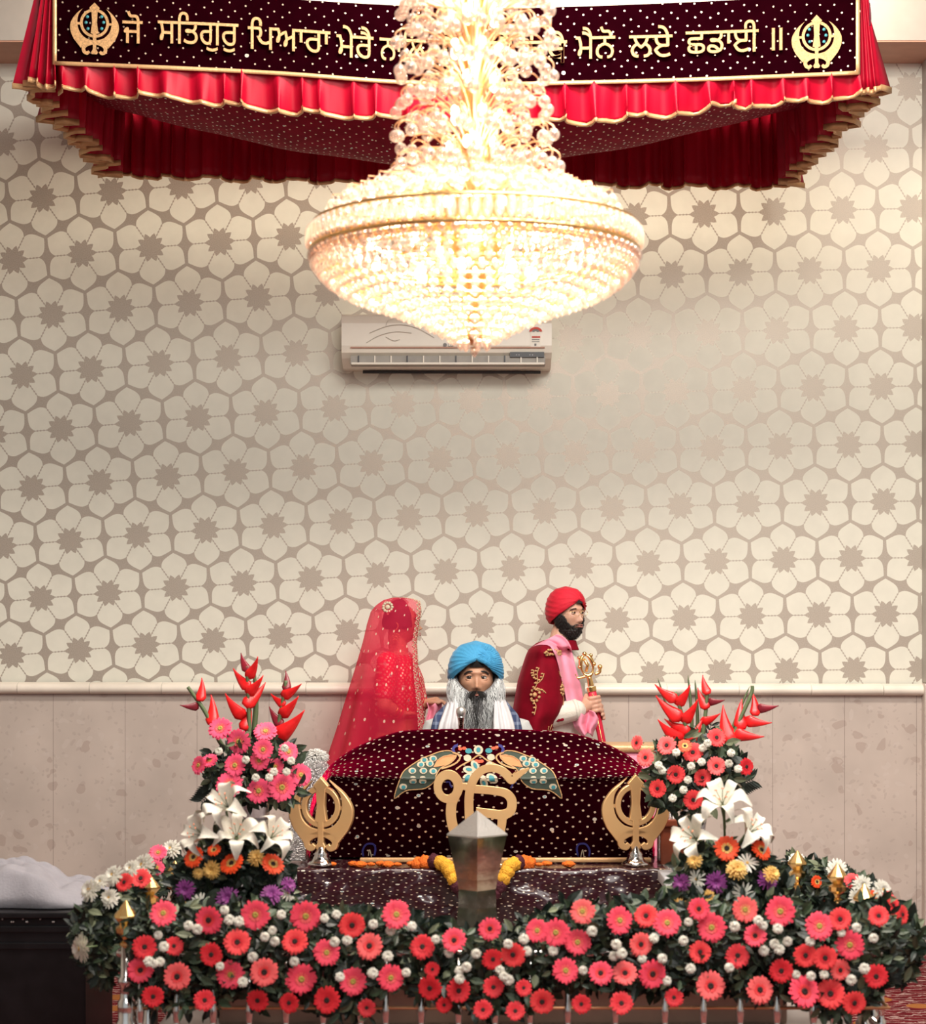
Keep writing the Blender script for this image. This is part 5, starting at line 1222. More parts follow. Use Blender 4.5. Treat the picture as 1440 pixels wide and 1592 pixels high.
foliage('side_foliage', 'dark leaves spilling over the left side rail beside the black cabinet', [(128, 1412), (160, 1395), (215, 1362), (275, 1328), (290, 1350), (230, 1410), (205, 1440), (195, 1500), (160, 1530), (125, 1480), (118, 1440)], 1500, lambda x, y, r: lerp_tab([(118, 6.55), (190, 6.9), (228, 7.4), (290, 8.1)], x)+r.uniform(0, .15), (.03, .06), seed=4, dark=.5)
foliage('side_foliage', 'dark leaves spilling over the right side rail towards the carpet', [(1222, 1335), (1290, 1348), (1350, 1378), (1410, 1425), (1430, 1450), (1420, 1500), (1395, 1530), (1380, 1480), (1370, 1415), (1300, 1400), (1240, 1390)], 1700, lambda x, y, r: lerp_tab([(1225, 8.1), (1310, 7.65), (1360, 7.1), (1430, 6.6)], x)+r.uniform(0, .12), (.03, .065), seed=5, dark=.5)
foliage('arrangement_foliage', 'dark leaves of the left lily arrangement', [(295, 1325), (350, 1290), (420, 1300), (452, 1355), (460, 1400), (440, 1425), (290, 1425), (270, 1390)], 1300, lambda x, y, r: r.uniform(6.82, 7.05), (.03, .065), seed=6, dark=.75, pal=.06)
foliage('arrangement_foliage', 'dark leaves of the right lily arrangement', [(1050, 1345), (1085, 1320), (1180, 1320), (1215, 1360), (1240, 1400), (1230, 1425), (1050, 1425), (1042, 1390)], 1300, lambda x, y, r: r.uniform(6.82, 7.05), (.03, .065), seed=7, dark=.55, pal=.1)
foliage('bouquet_foliage', 'green leaves of the left heliconia bouquet', [(330, 1170), (380, 1145), (440, 1150), (470, 1190), (465, 1235), (430, 1250), (380, 1245), (330, 1225), (312, 1200)], 650, lambda x, y, r: r.uniform(8.12, 8.32), (.035, .07), seed=8, dark=.45, pal=.15)
foliage('bouquet_foliage', 'green leaves of the right heliconia bouquet', [(1010, 1185), (1040, 1150), (1120, 1140), (1150, 1180), (1160, 1210), (1120, 1245), (1090, 1265), (1050, 1265), (1010, 1235)], 850, lambda x, y, r: r.uniform(8.12, 8.32), (.035, .075), seed=9, dark=.4, pal=.2)
def frond(base, tip, n, L_, label, D_, name='palm_leaf', w_=.007, sp=.9):
    a, b = P(*base, D_), P(*tip, D_); o = MB(); o.tube([a, (a+b)/2, b], [.004, .003, .001], 5)
    ax = (b-a).normalized(); s = Vector((0, 1, 0)).cross(ax).normalized()
    for i in range(n):
        t = .1+.9*i/n; c = a.lerp(b, t)
        for sg in (-1, 1):
            leaf(o, c, ax*sp+s*sg+Vector((0, .15*math.sin(i), 0)), L_*(1-.5*abs(t-.4)), w_*2, 0, Vector((0, -1, 0)), .08)
    return single(name, o, 'leaf_dark', label, 'leaf', tuple(a), smooth=False)
frond((352, 1212), (312, 1248), 12, .075, 'dark pleated palm leaf behind the left lilies', 8.26)
frond((1120, 1225), (1172, 1212), 12, .075, 'dark spiky palm leaf at the right of the right bouquet', 8.26)
frond((1080, 1195), (1108, 1122), 10, .06, 'upright grey green leaf fan behind the right gerberas', 8.3)
def blade(pts, D_, wd, label, mt='stem'):
    c = catmull([P(a, b, D_) for a, b in pts], 6); m = MB(); n = len(c)
    m.grid(lambda u, v: c[int(round(v*(n-1)))]+Vector(((u-.5)*wd*math.sin(PI*min(1, .15+v*.85))**.6, .004*math.cos(u*PI*2), 0)), 4, n-1)
    return single('blade_leaf', m, mt, label, 'leaf', tuple(c[0]), solid=.001)
blade([(395, 1190), (395, 1140), (398, 1090), (394, 1030)], 8.28, .022, 'tall blade leaf behind the tallest left heliconia')
blade([(1075, 1190), (1076, 1120), (1070, 1050)], 8.28, .014, 'leftmost tall thin blade leaf in the right bouquet'); blade([(1082, 1190), (1085, 1120), (1081, 1057)], 8.30, .014, 'middle tall thin blade leaf in the right bouquet')
blade([(1120, 1190), (1140, 1130), (1166, 1067)], 8.30, .014, 'leaning blade leaf behind the rightmost heliconia'); blade([(1060, 1190), (1040, 1110), (1023, 1054)], 8.3, .010, 'thin leaning blade leaf at the far left of the right bouquet')
for i, (a, b, c, d) in enumerate(((365, 1400, 352, 1255), (325, 1400, 312, 1300), (372, 1400, 368, 1300), (418, 1400, 424, 1300), (1124, 1400, 1125, 1250), (1095, 1400, 1078, 1305), (1150, 1400, 1167, 1295))):
    c_ = catmull([P(a, b, 6.9), P((a+c)/2+3, (b+d)/2, 6.88), P(c, d+6, 6.83)], 5)
    m = MB().tube(c_, .0045, 6)
    for t in (4, 6, 8):
        if t < len(c_): leaf(m, c_[t], Vector(((-1)**t, -.3, .5)), .05, .014, 0, Vector((0, -1, 0)))
    single('lily_stalk', m, 'stem', ('left' if a < 700 else 'right')+' arrangement lily stalk, '+(ORD[i] if i < 4 else ORD[i-4])+' from left among the lily stalks there', 'stem', tuple(c_[0]), 'lily stalks')
# ================================================================== PEOPLE
def remesh(mb, name, mats, parent, vox=.005, smooth=2, label=None, keep=None):
    """fuse overlapping closed solids into one continuous skin"""
    o = mb.build('tmp', 'skin', None); md = o.modifiers.new('r', 'REMESH'); md.mode = 'VOXEL'; md.voxel_size = vox
    if smooth: s = o.modifiers.new('s', 'SMOOTH'); s.iterations = smooth; s.factor = .5
    bpy.context.view_layer.update(); ev = o.evaluated_get(bpy.context.evaluated_depsgraph_get()); me = ev.to_mesh()
    V = [v.co[:] for v in me.vertices]; Fc = [tuple(p.vertices) for p in me.polygons]; ev.to_mesh_clear()
    bpy.data.objects.remove(o)
    if keep: Fc = [f for f in Fc if keep(Vector(V[f[0]]))]
    used_ = sorted({i for f in Fc for i in f}); ix = {a: b for b, a in enumerate(used_)}
    m2 = MB().add([V[i] for i in used_], [tuple(ix[i] for i in f) for f in Fc]); return m2
def head_solid(s, R, c, wide=1.0):
    """closed head surface; R rotates local (-Y forward) to world; returns MB in world coordinates and a mapping"""
    def g(x, z, x0, z0, sx, sz): return math.exp(-((x-x0)/sx)**2-((z-z0)/sz)**2)
    def loc(a, p, off=0.0):
        d = Vector((math.sin(p)*math.sin(a), -math.sin(p)*math.cos(a), math.cos(p)))
        x, y, z = .074*wide*d.x, .094*d.y, .118*d.z
        if z < -.01:
            t = (-.01-z)/.108; x *= 1-.30*t**1.6
            if y > 0: y *= 1-.5*t
            else: y *= 1-.10*t
        if d.y < 0: x *= 1.0; y -= .004*g(x, z, 0, .05, .05, .03)
        if d.y < -.15:
            f = min(1, (-d.y-.15)/.3)
            b = .027*g(x, z, 0, -.030, .012, .012)+.017*g(x, z, 0, -.012, .0085, .022)+.008*g(x, z, -.014, -.035, .008, .008)+.008*g(x, z, .014, -.035, .008, .008)
            b += .008*(g(x, z, .030, .040, .024, .009)+g(x, z, -.030, .040, .024, .009))+.003*g(x, z, 0, .038, .02, .01)
            b -= .011*(g(x, z, .031, .017, .017, .012)+g(x, z, -.031, .017, .017, .012))
            b += .006*(g(x, z, .045, -.012, .02, .02)+g(x, z, -.045, -.012, .02, .02))
            b += .010*g(x, z, 0, -.060, .024, .016)+.004*g(x, z, 0, -.055, .016, .004)+.005*g(x, z, 0, -.067, .014, .005)-.006*g(x, z, 0, -.0605, .02, .0022)
            b += .009*g(x, z, 0, -.100, .022, .018)
            y -= b*f
        v = Vector((x, y, z)); 
        if off: v += d*off
        return v
    def W_(v): return c+R @ (Vector(v)*s)
    mb = MB().grid(lambda u, v: W_(loc(2*PI*u, .02+(PI-.04)*v)), 110, 100, closeu=True)
    n = len(mb.v); mb.f.append(tuple(range(109, -1, -1))); mb.m.append(0); mb.f.append(tuple(n-110+k for k in range(110))); mb.m.append(0)
    for sx in (-1, 1):
        e = [W_((sx*(.074+.006*math.sin(t)), .012+.012*math.cos(t)*.9+.004, -.004+.030*math.sin(t)*1.0)) for t in np.linspace(-PI*.5, PI*.9, 9)]
        mb.capsule(e, .0055*s, 8); mb.capsule([W_((sx*.07, .012, .012)), W_((sx*.076, .014, -.014))], .008*s, 8)
    return mb, loc, W_
def eyes(parent, W_, s, R, iris_dx=0.0, brow='hair_black', browthick=.0042, k=1.0):
    for sx in (-1, 1):
        m = MB().ico((0, 0, 0), .0125, 3); m.v = [tuple(W_((sx*.031+v[0]*1.12*k, -.0745+v[1]*.75, .015+v[2]*.78*k))) for v in m.v]
        e = part('eye', m, 'eye_white', parent)
        m = MB().ico((0, 0, 0), .0086, 2); m.v = [tuple(W_((sx*.031+iris_dx+v[0]*k, -.0808+v[1]*.5, .0148+v[2]*k))) for v in m.v]
        part('iris', m, 'iris', e)
        m = MB(); m.grid(lambda u, v: W_((sx*.031+.0165*k*math.cos(PI*u), -.0772-.0085*math.sin(PI*u)*1.0-.002*math.sin(v*PI), .0155+k*(.0060+.006*v)*math.sin(PI*u)**.7)), 12, 4)
        part('eyelid', m, parent['skin'], parent, solid=.0015*s)
        m = MB(); m.grid(lambda u, v: W_((sx*.031+.0165*k*math.cos(PI*u), -.0766-.0078*math.sin(PI*u)-.0015*math.sin(v*PI), .0145-k*(.0058+.005*v)*math.sin(PI*u)**.7)), 12, 4)
        part('eyelid', m, parent['skin'], parent, solid=.0012*s)
        c = catmull([W_((sx*x, y, z)) for x, y, z in ((.010, -.0885, .0335+.004*(k-1)*5), (.025, -.0895, .0385+.004*(k-1)*5), (.041, -.0835, .0375+.003*(k-1)*5), (.056, -.071, .030))], 5)
        part('eyebrow', MB().tube(c, [browthick*s*(1-.55*abs(i/(len(c)-1)-.35)) for i in range(len(c))], 6), brow, parent)
def lips(parent, W_):
    for z0, w_, y0 in ((-.0565, .0036, -.1115), (-.0650, .0046, -.1110)):
        c = catmull([W_((x, y0+.012*(x/.022)**2, z0+.0015*(1-abs(x)/.022)*(1 if z0 > -.06 else -1))) for x in (-.022, -.011, 0, .011, .022)], 4)
        part('lip', MB().tube(c, [w_*.8*(math.sin(PI*(.08+.84*i/(len(c)-1)))) for i in range(len(c))], 6), 'lip', parent)
def grip(mb, wrist, axis_p, axis_d, rad, start, s=1.0, turn=1, hs=1.0):
    """hand closed round a rod: palm on the start side, fingers wrapping, thumb across the front"""
    ax = axis_d.normalized(); st = (start-ax*start.dot(ax)).normalized(); sd = ax.cross(st)*turn
    def pt(a, h, r): return axis_p+ax*h+(st*math.cos(a)+sd*math.sin(a))*r
    mb.capsule([wrist, wrist.lerp(pt(0, 0, rad+.02), .6), pt(0, 0, rad+.018)], [.025*hs, .026*hs, .024*hs])
    for k in range(4):
        h = (1.5-k)*.0195*hs; L_ = (1, 1.06, 1, .85)[k]; r = rad+.0115*hs
        mb.capsule([wrist.lerp(pt(-.1, h, r+.01), .35), pt(-.15, h, r+.010), pt(.55*L_, h, r+.006), pt(1.35*L_, h*.97, r+.003), pt(2.1*L_, h*.95, r), pt(2.75*L_, h*.94, r-.002)], [.013*hs, .0118*hs, .0105*hs, .0098*hs, .009*hs, .008*hs], 10)
    h = .040*hs; r = rad+.012*hs
    mb.capsule([wrist.lerp(pt(0, h, r), .3), pt(-.5, h*.75, r+.006), pt(-1.1, h*1.05, r+.003), pt(-1.75, h*1.1, r)], [.015*hs, .0135*hs, .011*hs, .009*hs], 10)
def open_hand(mb, wrist, d, palm_n, curl=.5, hs=1.0, thumb=1):
    d = d.normalized(); n = (palm_n-d*palm_n.dot(d)).normalized(); s = d.cross(n)*thumb
    mb.capsule([wrist, wrist+d*.03*hs, wrist+d*.07*hs], [.021*hs, .024*hs, .022*hs])
    for k in range(4):
        o = (1.5-k)*.019*hs; L_ = (.075, .083, .077, .060)[k]*hs; p = wrist+d*.078*hs+s*o; q = [wrist+d*.03*hs+s*o*.7, p]; a = .15
        dd = d.copy()
        for t, c in ((.45, curl*.7), (.33, curl), (.25, curl*.8)):
            a += c; q.append(q[-1]+(d*math.cos(a)+n*math.sin(a)+s*o*.6)*L_*t)
        mb.capsule(q, [.012*hs, .0108*hs, .0098*hs, .0088*hs, .0075*hs], 10)
    mb.capsule([wrist+d*.015*hs+s*.012*hs, wrist+d*.04*hs+s*.032*hs+n*.006, wrist+d*.068*hs+s*.042*hs+n*.014*hs, wrist+d*.09*hs+s*.042*hs+n*.022*hs], [.014*hs, .0125*hs, .0105*hs, .0085*hs], 10)
def turban(parent, W_, s, mt, rows, name='turban', pleat=26, peak=(.0, .072), seed=1, asym=1.0, bulge=1.0):
    """wrapped cloth: lower edge rises to an inverted V over the forehead; folds run out from that peak"""
    # rows: (t, rx, ry, cy, z) profile from hem to crown
    def edge(a):
        x = abs(a)/PI
        return lerp_tab([(0, peak[1]), (.10, peak[1]-.016), (.22, .044), (.36, .012), (.5, -.020), (.62, -.040), (1, -.052)], x)
    def fn(u, v):
        a = (u-.5)*2*PI; e = edge(a); z0 = rows[0][4]
        z = e+(rows[-1][4]-e)*(1-(1-v)**1.0)
        # radius at this height
        t = (z-z0)/(rows[-1][4]-z0); t = max(0, min(1, t))
        rx = lerp_tab([(r[0], r[1]) for r in rows], t); ry = lerp_tab([(r[0], r[2]) for r in rows], t); cy = lerp_tab([(r[0], r[3]) for r in rows], t)
        k = min(1, v*7); hug = .90+.10*k**.6
        x = rx*math.sin(a)*hug; y = -ry*math.cos(a)*hug+cy
        dx, dz = x-peak[0], z-peak[1]+.01; th = math.atan2(dz, abs(dx)+1e-4); rr = math.hypot(dx, dz)
        front = max(0, math.cos(a)*1.0)**.5
        n_ = pleat if x > 0 else pleat*.5
        w1 = math.sin(n_*th+(.8 if x > 0 else 2.4)*rr*20)
        rid = (1-abs(w1))**1.5*(.0085 if x > 0 else .0035)*front*min(1, rr*22)
        side = (1-abs(math.sin(13*z/.12+2.2*a+seed)))*.0030*(1-front)
        k2 = 1+(rid+side)/max(rx, .03)
        return W_((x*k2, (y-cy)*k2+cy, z))
    return part(name, MB().grid(fn, 150, 60), mt, parent, solid=.003*s)
def tprof(rx, ry, cy, z0, z1, fl=1.0):
    R_ = []
    for t in np.linspace(0, 1, 14):
        k = (1-max(0, (t-.30)/.70)**2.5)**.5 if t < 1 else .0
        k2 = .86+.14*min(1, t/.30)**.7
        R_.append((t, max(.001, rx*k*k2), max(.001, ry*k*k2), cy, z0+(z1-z0)*t))
    return R_
def strands(mb, roots, m=0, seg=3, **k):
    for pts, r in roots: mb.tube(pts, [r*(1-.7*i/(len(pts)-1)) for i in range(len(pts))], seg, m, caps=False)
def rotz(a): return Matrix.Rotation(math.radians(a), 3, 'Z')
def torso(mb, org, R, rows):
    """rows (z, rx, ry, cx, cy) ellipses in the body's frame, facing -Y"""
    rows = [(rows[0][0]-.01, .01, .01, *rows[0][3:])]+list(rows)+[(rows[-1][0]+.01, .01, .01, *rows[-1][3:])]
    zs = [r[0] for r in rows]; T = lambda i, z: float(np.interp(z, zs, [r[i] for r in rows]))
    V = []
    for r in rows:
        for k in range(32):
            a = 2*PI*k/32; p = R @ Vector((r[3]+r[1]*math.cos(a), r[4]+r[2]*math.sin(a), 0)); V.append((org.x+p.x, org.y+p.y, r[0]))
    Fc = [(i*32+k, i*32+(k+1) % 32, i*32+32+(k+1) % 32, i*32+32+k) for i in range(len(rows)-1) for k in range(32)]
    Fc += [tuple(range(31, -1, -1)), tuple((len(rows)-1)*32+k for k in range(32))]
    return mb.add(V, Fc)
def loft(org, R, rows, a0=-180, a1=180, nu=60, nv=40, folds=0.0, nf=9, seed=0, uvs=(1, 1)):
    """open garment shell; angle 0 = front (-Y), positive towards the wearer's left (+X)"""
    rr = catmull([Vector((r[1], r[2], r[0])) for r in rows], 6); cc = catmull([Vector((r[3], r[4], 0)) for r in rows], 6); n = len(rr)-1
    def fn(u, v):
        k = v*n; i = min(int(k), n-1); t = k-i; q = rr[i].lerp(rr[i+1], t); c = cc[i].lerp(cc[i+1], t); a = math.radians(a0+(a1-a0)*u)
        f = 1+folds*v*(math.sin(a*nf+seed)+.5*math.sin(a*nf*1.9+seed*2+v*3))
        p = R @ Vector((c.x+q.x*math.sin(a)*f, c.y-q.y*math.cos(a)*f, 0)); return (org.x+p.x, org.y+p.y, q.z)
    return MB().grid(fn, nu, nv, uvfn=lambda u, v: (u*uvs[0], v*uvs[1]))
rs = random.Random(21)
# ---------------------------------------------------------------- PRIEST
pr = thing('person', 'seated person with a blue turban, long grey beard and white scarf, behind the velvet mound', 'person', (.07, 9.86, .70)); pr['skin'] = 'skin'
Dp = 9.80; kP = Dp/F; s = 1.02
R0 = rotz(2); hc = P(740, 1058, Dp)+Vector((0, .02, 0)); hc.z = P(0, 1058, Dp).z
hd, hl, hW = head_solid(s, R0, hc, 1.10)
sh = P(742, 1118, Dp).z; ox = P(742, 0, Dp).x; org = Vector((ox, 9.86, 0))
b = MB().join(hd); b.capsule([hc+Vector((0, .03, -.05)), Vector((ox, 9.86, sh+.03))], [.055, .062])
torso(b, org, R0, [(.72, .17, .13, 0, 0), (.85, .165, .12, 0, 0), (1.0, .175, .12, 0, 0), (1.10, .18, .11, 0, 0), (sh-.04, .15, .095, 0, 0), (sh+.03, .08, .07, 0, 0)])
for sx in (-1, 1):
    S_ = Vector((ox+sx*.175, 9.86, sh-.075)); E_ = Vector((ox+sx*.27, 9.80, sh-.30)); Wp = Vector((ox+sx*.16, 9.60, .86))
    b.capsule([S_, E_], [.055, .043]); b.capsule([E_, Wp], [.042, .028])
    open_hand(b, Wp, Vector((-sx*.5, -.5, -.35)), Vector((0, 0, -1)), .35, .95, -sx)
    K_ = Vector((ox+sx*.30, 9.66, .78)); b.capsule([Vector((ox+sx*.09, 9.86, .80)), K_], [.085, .06]); b.capsule([K_, Vector((ox-sx*.04, 9.58, .755))], [.055, .038]); b.capsule([Vector((ox-sx*.04, 9.58, .755)), Vector((ox-sx*.16, 9.56, .745))], [.035, .028])
body = part('body', remesh(b, '', '', None, .0048, 2), 'skin', pr)
eyes(pr, hW, s, R0, iris_dx=-.003, brow='hair_black', browthick=.0056, k=1.22); lips(pr, hW)
turban(pr, hW, s, 'turban_blue', tprof(.130, .138, .018, -.052, .185), pleat=30, peak=(.004, .094), seed=2)
part('under_turban', MB().grid(lambda u, v: hW(((u-.5)*.070*(1-.9*v), -.094-.012*v+.5*abs(u-.5)**2*.1, .064+.036*v)), 8, 6), 'hair_black', pr, 'black cloth under the turban peak')
# beard
def beard_long():
    core = MB()
    top = lambda a: lerp_tab([(0, -.083), (.35, -.055), (.7, -.035), (1.25, .01), (1.6, .03)], abs(a))
    def fn(u, v):
        a = (u-.5)*3.1; L_ = .25*math.cos(a*.52)**.7; z0 = top(a); z = z0-(L_)*v
        q = hl(a, math.acos(max(-1, min(1, z0/.118))), .004)
        rad = 1+.30*math.sin(min(1, v*2.2)*PI/2)*(1-.15*v)
        return hW((q.x*(rad+.08)*(1-.10*v**2)*1.03, q.y*(1.02+.16*math.sin(v*PI*.8))-.008*math.sin(PI*v), z))
    core.grid(fn, 40, 24); c = part('beard', core, 'hair_grey', pr, 'long wavy grey and white beard', solid=.012)
    st = MB()
    for i in range(4200):
        u = rs.random(); v0 = rs.uniform(0, .75)**1.2; a = (u-.5)*3.1; pts = []; ph = rs.uniform(0, 6); am = rs.uniform(.006, .016); fr_ = rs.uniform(16, 34); ln_ = rs.uniform(.2, .45)
        off = rs.uniform(.006, .015)+(rs.random() < .12)*rs.uniform(0, .014)
        for k in range(9):
            v = v0+(1.12-v0)*ln_*k/8*1.3; p = Vector(fn(min(1, max(0, u+am*1.2*math.sin(v*fr_+ph))), min(v, 1.12))); d = (p-hc); d.z = 0; d.normalize()
            pts.append(p+d*off+Vector((0, -.004, 0))*0)
        side = abs(a); q = rs.random(); dk = max(0, 1-side/.55)*max(0, 1-v0*2.2)
        m = 2 if q < .30+.75*min(1, side/.9)-.5*dk else (0 if q > .93-.45*dk else 1)
        st.tube(pts, [.0011+.0006*(abs(a) > .7)]*5+[.0009, .0008, .0006, .0004], 3, m, caps=False)
    part('beard_strands', st, ['hair_black', 'hair_grey', 'hair_white'], c)
    ms = MB()
    for i in range(620):
        sx = rs.choice((-1, 1)); x0 = rs.uniform(.001, .030); z0 = -.049+rs.uniform(-.005, .004)-x0*.12; L_ = rs.uniform(.022, .045)
        pts = []
        for k in range(6):
            t = k/5; x = x0+L_*t; z = z0-.040*t**1.4-.004*t; y = -.114+.9*max(0, x-.005)**1.35*1.6-rs.uniform(0, .002); pts.append(hW((sx*x, min(y, -.02), z)))
        ms.tube(pts, [.0013, .0014, .0013, .0011, .0009, .0005], 3, 0 if x0 < .022 or rs.random() < .5 else 1, caps=False)
    part('moustache', ms, ['hair_black', 'hair_grey'], pr, 'dark moustache')
    return fn
bfn = beard_long()
# clothes
def shirt(rows, arms, name, mt, parent, vox=.006, folds=.006, keep=None, label=None, seed=0, R=R0, org_=None):
    m = MB(); torso(m, org_, R, rows)
    for pts, rad in arms: m.capsule(pts, rad)
    m = remesh(m, '', '', None, vox, 5, keep=keep)
    c = Vector((0, 0, 0)); V = []
    for v in m.v:
        p = Vector(v); n = noise.noise(p*Vector((9, 9, 5))+Vector((seed, 0, 0)) if False else Vector((p.x*9+seed, p.y*9, p.z*5)))
        n2 = abs(noise.noise(Vector((p.x*22+seed, p.y*22, p.z*12))))
        d = Vector((p.x-org_.x, p.y-org_.y, 0)); d = d.normalized() if d.length > .01 else d
        V.append(tuple(p+d*(folds*n+folds*.8*n2)))
    m.v = V; return part(name, m, mt, parent, label)
arms = []
for sx in (-1, 1):
    S_ = Vector((ox+sx*.20, 9.84, sh-.055)); E_ = Vector((ox+sx*.31, 9.80, sh-.30)); Wp = Vector((ox+sx*.175, 9.63, .875))
    arms += [([Vector((ox, 9.86, sh+.0)), S_, E_], [.062, .066, .062]), ([E_, Wp], [.060, .042])]
shr = shirt([(.71, .20, .16, 0, 0), (.85, .19, .145, 0, 0), (1.0, .20, .14, 0, 0), (1.10, .205, .135, 0, 0), (sh-.04, .165, .115, 0, 0), (sh+.03, .09, .085, 0, 0)], arms, 'shirt', 'grey_cloth', pr, org_=org, label='pale grey shirt')
ves = shirt([(.80, .205, .165, 0, 0), (.95, .212, .158, 0, 0), (1.08, .222, .155, 0, 0), (sh-.05, .195, .14, 0, 0), (sh-.005, .155, .125, 0, 0), (sh+.034, .10, .10, 0, 0)], [], 'waistcoat', 'navy', pr, org_=org, label='navy checked waistcoat', keep=lambda p: abs(p.x-ox) < .165)
N = NT(M['navy']); b_ = M['navy'].node_tree.nodes['Principled BSDF']; tc_ = N.n('ShaderNodeTexCoord'); sp_ = N.n('ShaderNodeSeparateXYZ'); N.L.new(tc_.outputs['Object'], sp_.inputs[0])
f1 = N.math('GREATER_THAN', N.math('FRACT', N.math('MULTIPLY', sp_.outputs[0], 26.0)), .72); f2 = N.math('GREATER_THAN', N.math('FRACT', N.math('MULTIPLY', sp_.outputs[2], 22.0)), .70)
N.L.new(N.mix(N.math('MULTIPLY', N.math('ADD', f1, f2), .4), M['navy'].node_tree.nodes[M['navy']['base']].outputs['Color'], (.25, .30, .42)), b_.inputs['Base Color'])
bv = bvh_of(ves, shr)
sc = thing('scarf_tmp', 'x', 'x') if False else None
def band(rows, name, mt, par, bvh, nu=14, nv=30, off=.014, fold=.006, nf=3, label=None, solid=.004, Ddef=9.7, sm=3, hold=1.0):
    return part(name, drape(bvh, rows, nu, nv, off, Ddef, fold, nf, sm, hold), mt, par, label, solid=solid)
def band2(outer, inner, name, mt, par, nu=18, nv=40, fold=.010, nf=3, label=None, solid=.004, ph=0):
    A = catmull([P(*q) for q in outer], 8); B = catmull([P(*q) for q in inner], 8); n = len(A)-1
    def fn(u, v):
        k = v*n; i = min(int(k), n-1); t = k-i; a = A[i].lerp(A[i+1], t); c = B[i].lerp(B[i+1], t); p = a.lerp(c, u)
        e = math.sin(PI*u)
        return p+Vector((0, -.022*e**.6-fold*math.sin(u*nf*2*PI+v*2.2+ph)*(.4+.6*e), 0))
    return part(name, MB().grid(fn, nu, nv), mt, par, label, solid=solid)
band2([(703, 1068, 9.88), (699, 1082, 9.82), (694, 1096, 9.76), (688, 1112, 9.70), (682, 1130, 9.66), (678, 1160, 9.64), (678, 1190, 9.62)], [(714, 1072, 9.80), (713, 1088, 9.74), (713, 1104, 9.68), (714, 1120, 9.65), (716, 1138, 9.62), (726, 1160, 9.62), (724, 1190, 9.60)], 'scarf', 'white_cloth', pr, label='white scarf, one end')
for sx_, xs_ in ((1, ((700, 692, 678, 673, 669, 667), (704, 700, 694, 690, 686, 684))), (-1, ((784, 792, 804, 809, 813, 815), (780, 784, 789, 793, 797, 799)))):
    ys_ = (1086, 1096, 1110, 1122, 1145, 1180); ds_ = (9.82, 9.78, 9.74, 9.71, 9.69, 9.68)
    band2([(a, y, d) for a, y, d in zip(xs_[0], ys_, ds_)], [(a, y, d) for a, y, d in zip(xs_[1], ys_, ds_)], 'waistcoat_front', 'navy', pr, label='navy checked waistcoat front', fold=.003)
band2([(779, 1068, 9.88), (783, 1082, 9.82), (789, 1096, 9.76), (795, 1112, 9.70), (800, 1130, 9.66), (804, 1160, 9.64), (804, 1190, 9.62)], [(769, 1072, 9.80), (769, 1088, 9.74), (768, 1104, 9.68), (767, 1120, 9.65), (766, 1138, 9.62), (757, 1160, 9.62), (759, 1190, 9.60)], 'scarf', 'white_cloth', pr, label='white scarf, other end', ph=2)
part('scarf_neck', loft(Vector((ox, 9.86, 0)), R0, [(sh+.085, .085, .080, 0, .01), (sh+.06, .105, .095, 0, .01), (sh+.02, .125, .11, 0, .01), (sh-.02, .140, .12, 0, .01)], 50, 310, 50, 10, .03, 7), 'white_cloth', pr, solid=.006)
part('trousers', shirt.__globals__['MB']().add(*(lambda m: (m.v, m.f))(remesh(MB().capsule([Vector((ox-.09, 9.86, .80)), Vector((ox-.31, 9.66, .78)), Vector((ox+.02, 9.58, .76))], [.11, .09, .06]).capsule([Vector((ox+.09, 9.86, .80)), Vector((ox+.31, 9.66, .78)), Vector((ox-.02, 9.58, .76))], [.11, .09, .06]), '', '', None, .008, 3))), 'white_cloth', pr)
# ---------------------------------------------------------------- GROOM
Dg = 10.28
gm = thing('person', 'standing person in red turban, glasses and maroon shawl, holding a sword with both hands', 'person', (P(868, 0, Dg).x, Dg, 0)); gm['skin'] = 'skin_fair'
s = .86; Rg = rotz(40); Rb = rotz(68)
hc = P(884, 957, Dg); G = lambda px, py, dy=0.0: P(px, py, Dg+dy)
hd, hl, hW = head_solid(s, Rg, hc)
zs = P(0, 1020, Dg).z; go = Vector((P(864, 0, Dg).x, Dg, 0))
b = MB().join(hd); b.capsule([hc+Rg @ Vector((0, .035, -.05)), Vector((go.x+.01, Dg, zs+.03))], [.050, .060])
torso(b, go, Rb, [(.86, .165, .12, 0, 0), (1.0, .15, .11, 0, 0), (1.2, .165, .115, 0, 0), (1.38, .185, .12, 0, 0), (zs-.03, .165, .10, 0, 0), (zs+.03, .09, .07, 0, 0)])
for sx in (-1, 1):
    off = Rb @ Vector((sx*.09, 0, 0)); hp = go+off+Vector((0, 0, .90)); kn = hp+Vector((.05+.03*sx, -.01, -.43)); an = hp+Vector((.02-.02*sx, 0, -.82))
    b.capsule([hp, kn, an], [.088, .058, .042]); f = Rb @ Vector((0, -1, 0)); b.capsule([an+f*-.03+Vector((0, 0, -.045)), an+f*.16+Vector((0, 0, -.055))], [.038, .028])
SW0, SW1 = G(908, 1012, -.12), G(966, 1300, -.06); swd = (SW1-SW0).normalized()
def sw(py): t = (P(0, py, Dg).z-SW0.z)/(SW1.z-SW0.z); return SW0.lerp(SW1, t)
RS_ = Vector((go.x, Dg, 0))+Rb @ Vector((-.185, 0, 0)); RS_.z = zs-.03; LS_ = Vector((go.x, Dg, 0))+Rb @ Vector((.185, 0, 0)); LS_.z = zs-.03
RE = G(854, 1112, -.20); LE = G(876, 1112, .16); RW = G(905, 1102, -.17); LW = G(912, 1109, .02)
b.capsule([RS_, RE], [.055, .044]); b.capsule([RE, RW], [.042, .029]); b.capsule([LS_, LE], [.055, .044]); b.capsule([LE, LW], [.042, .029])
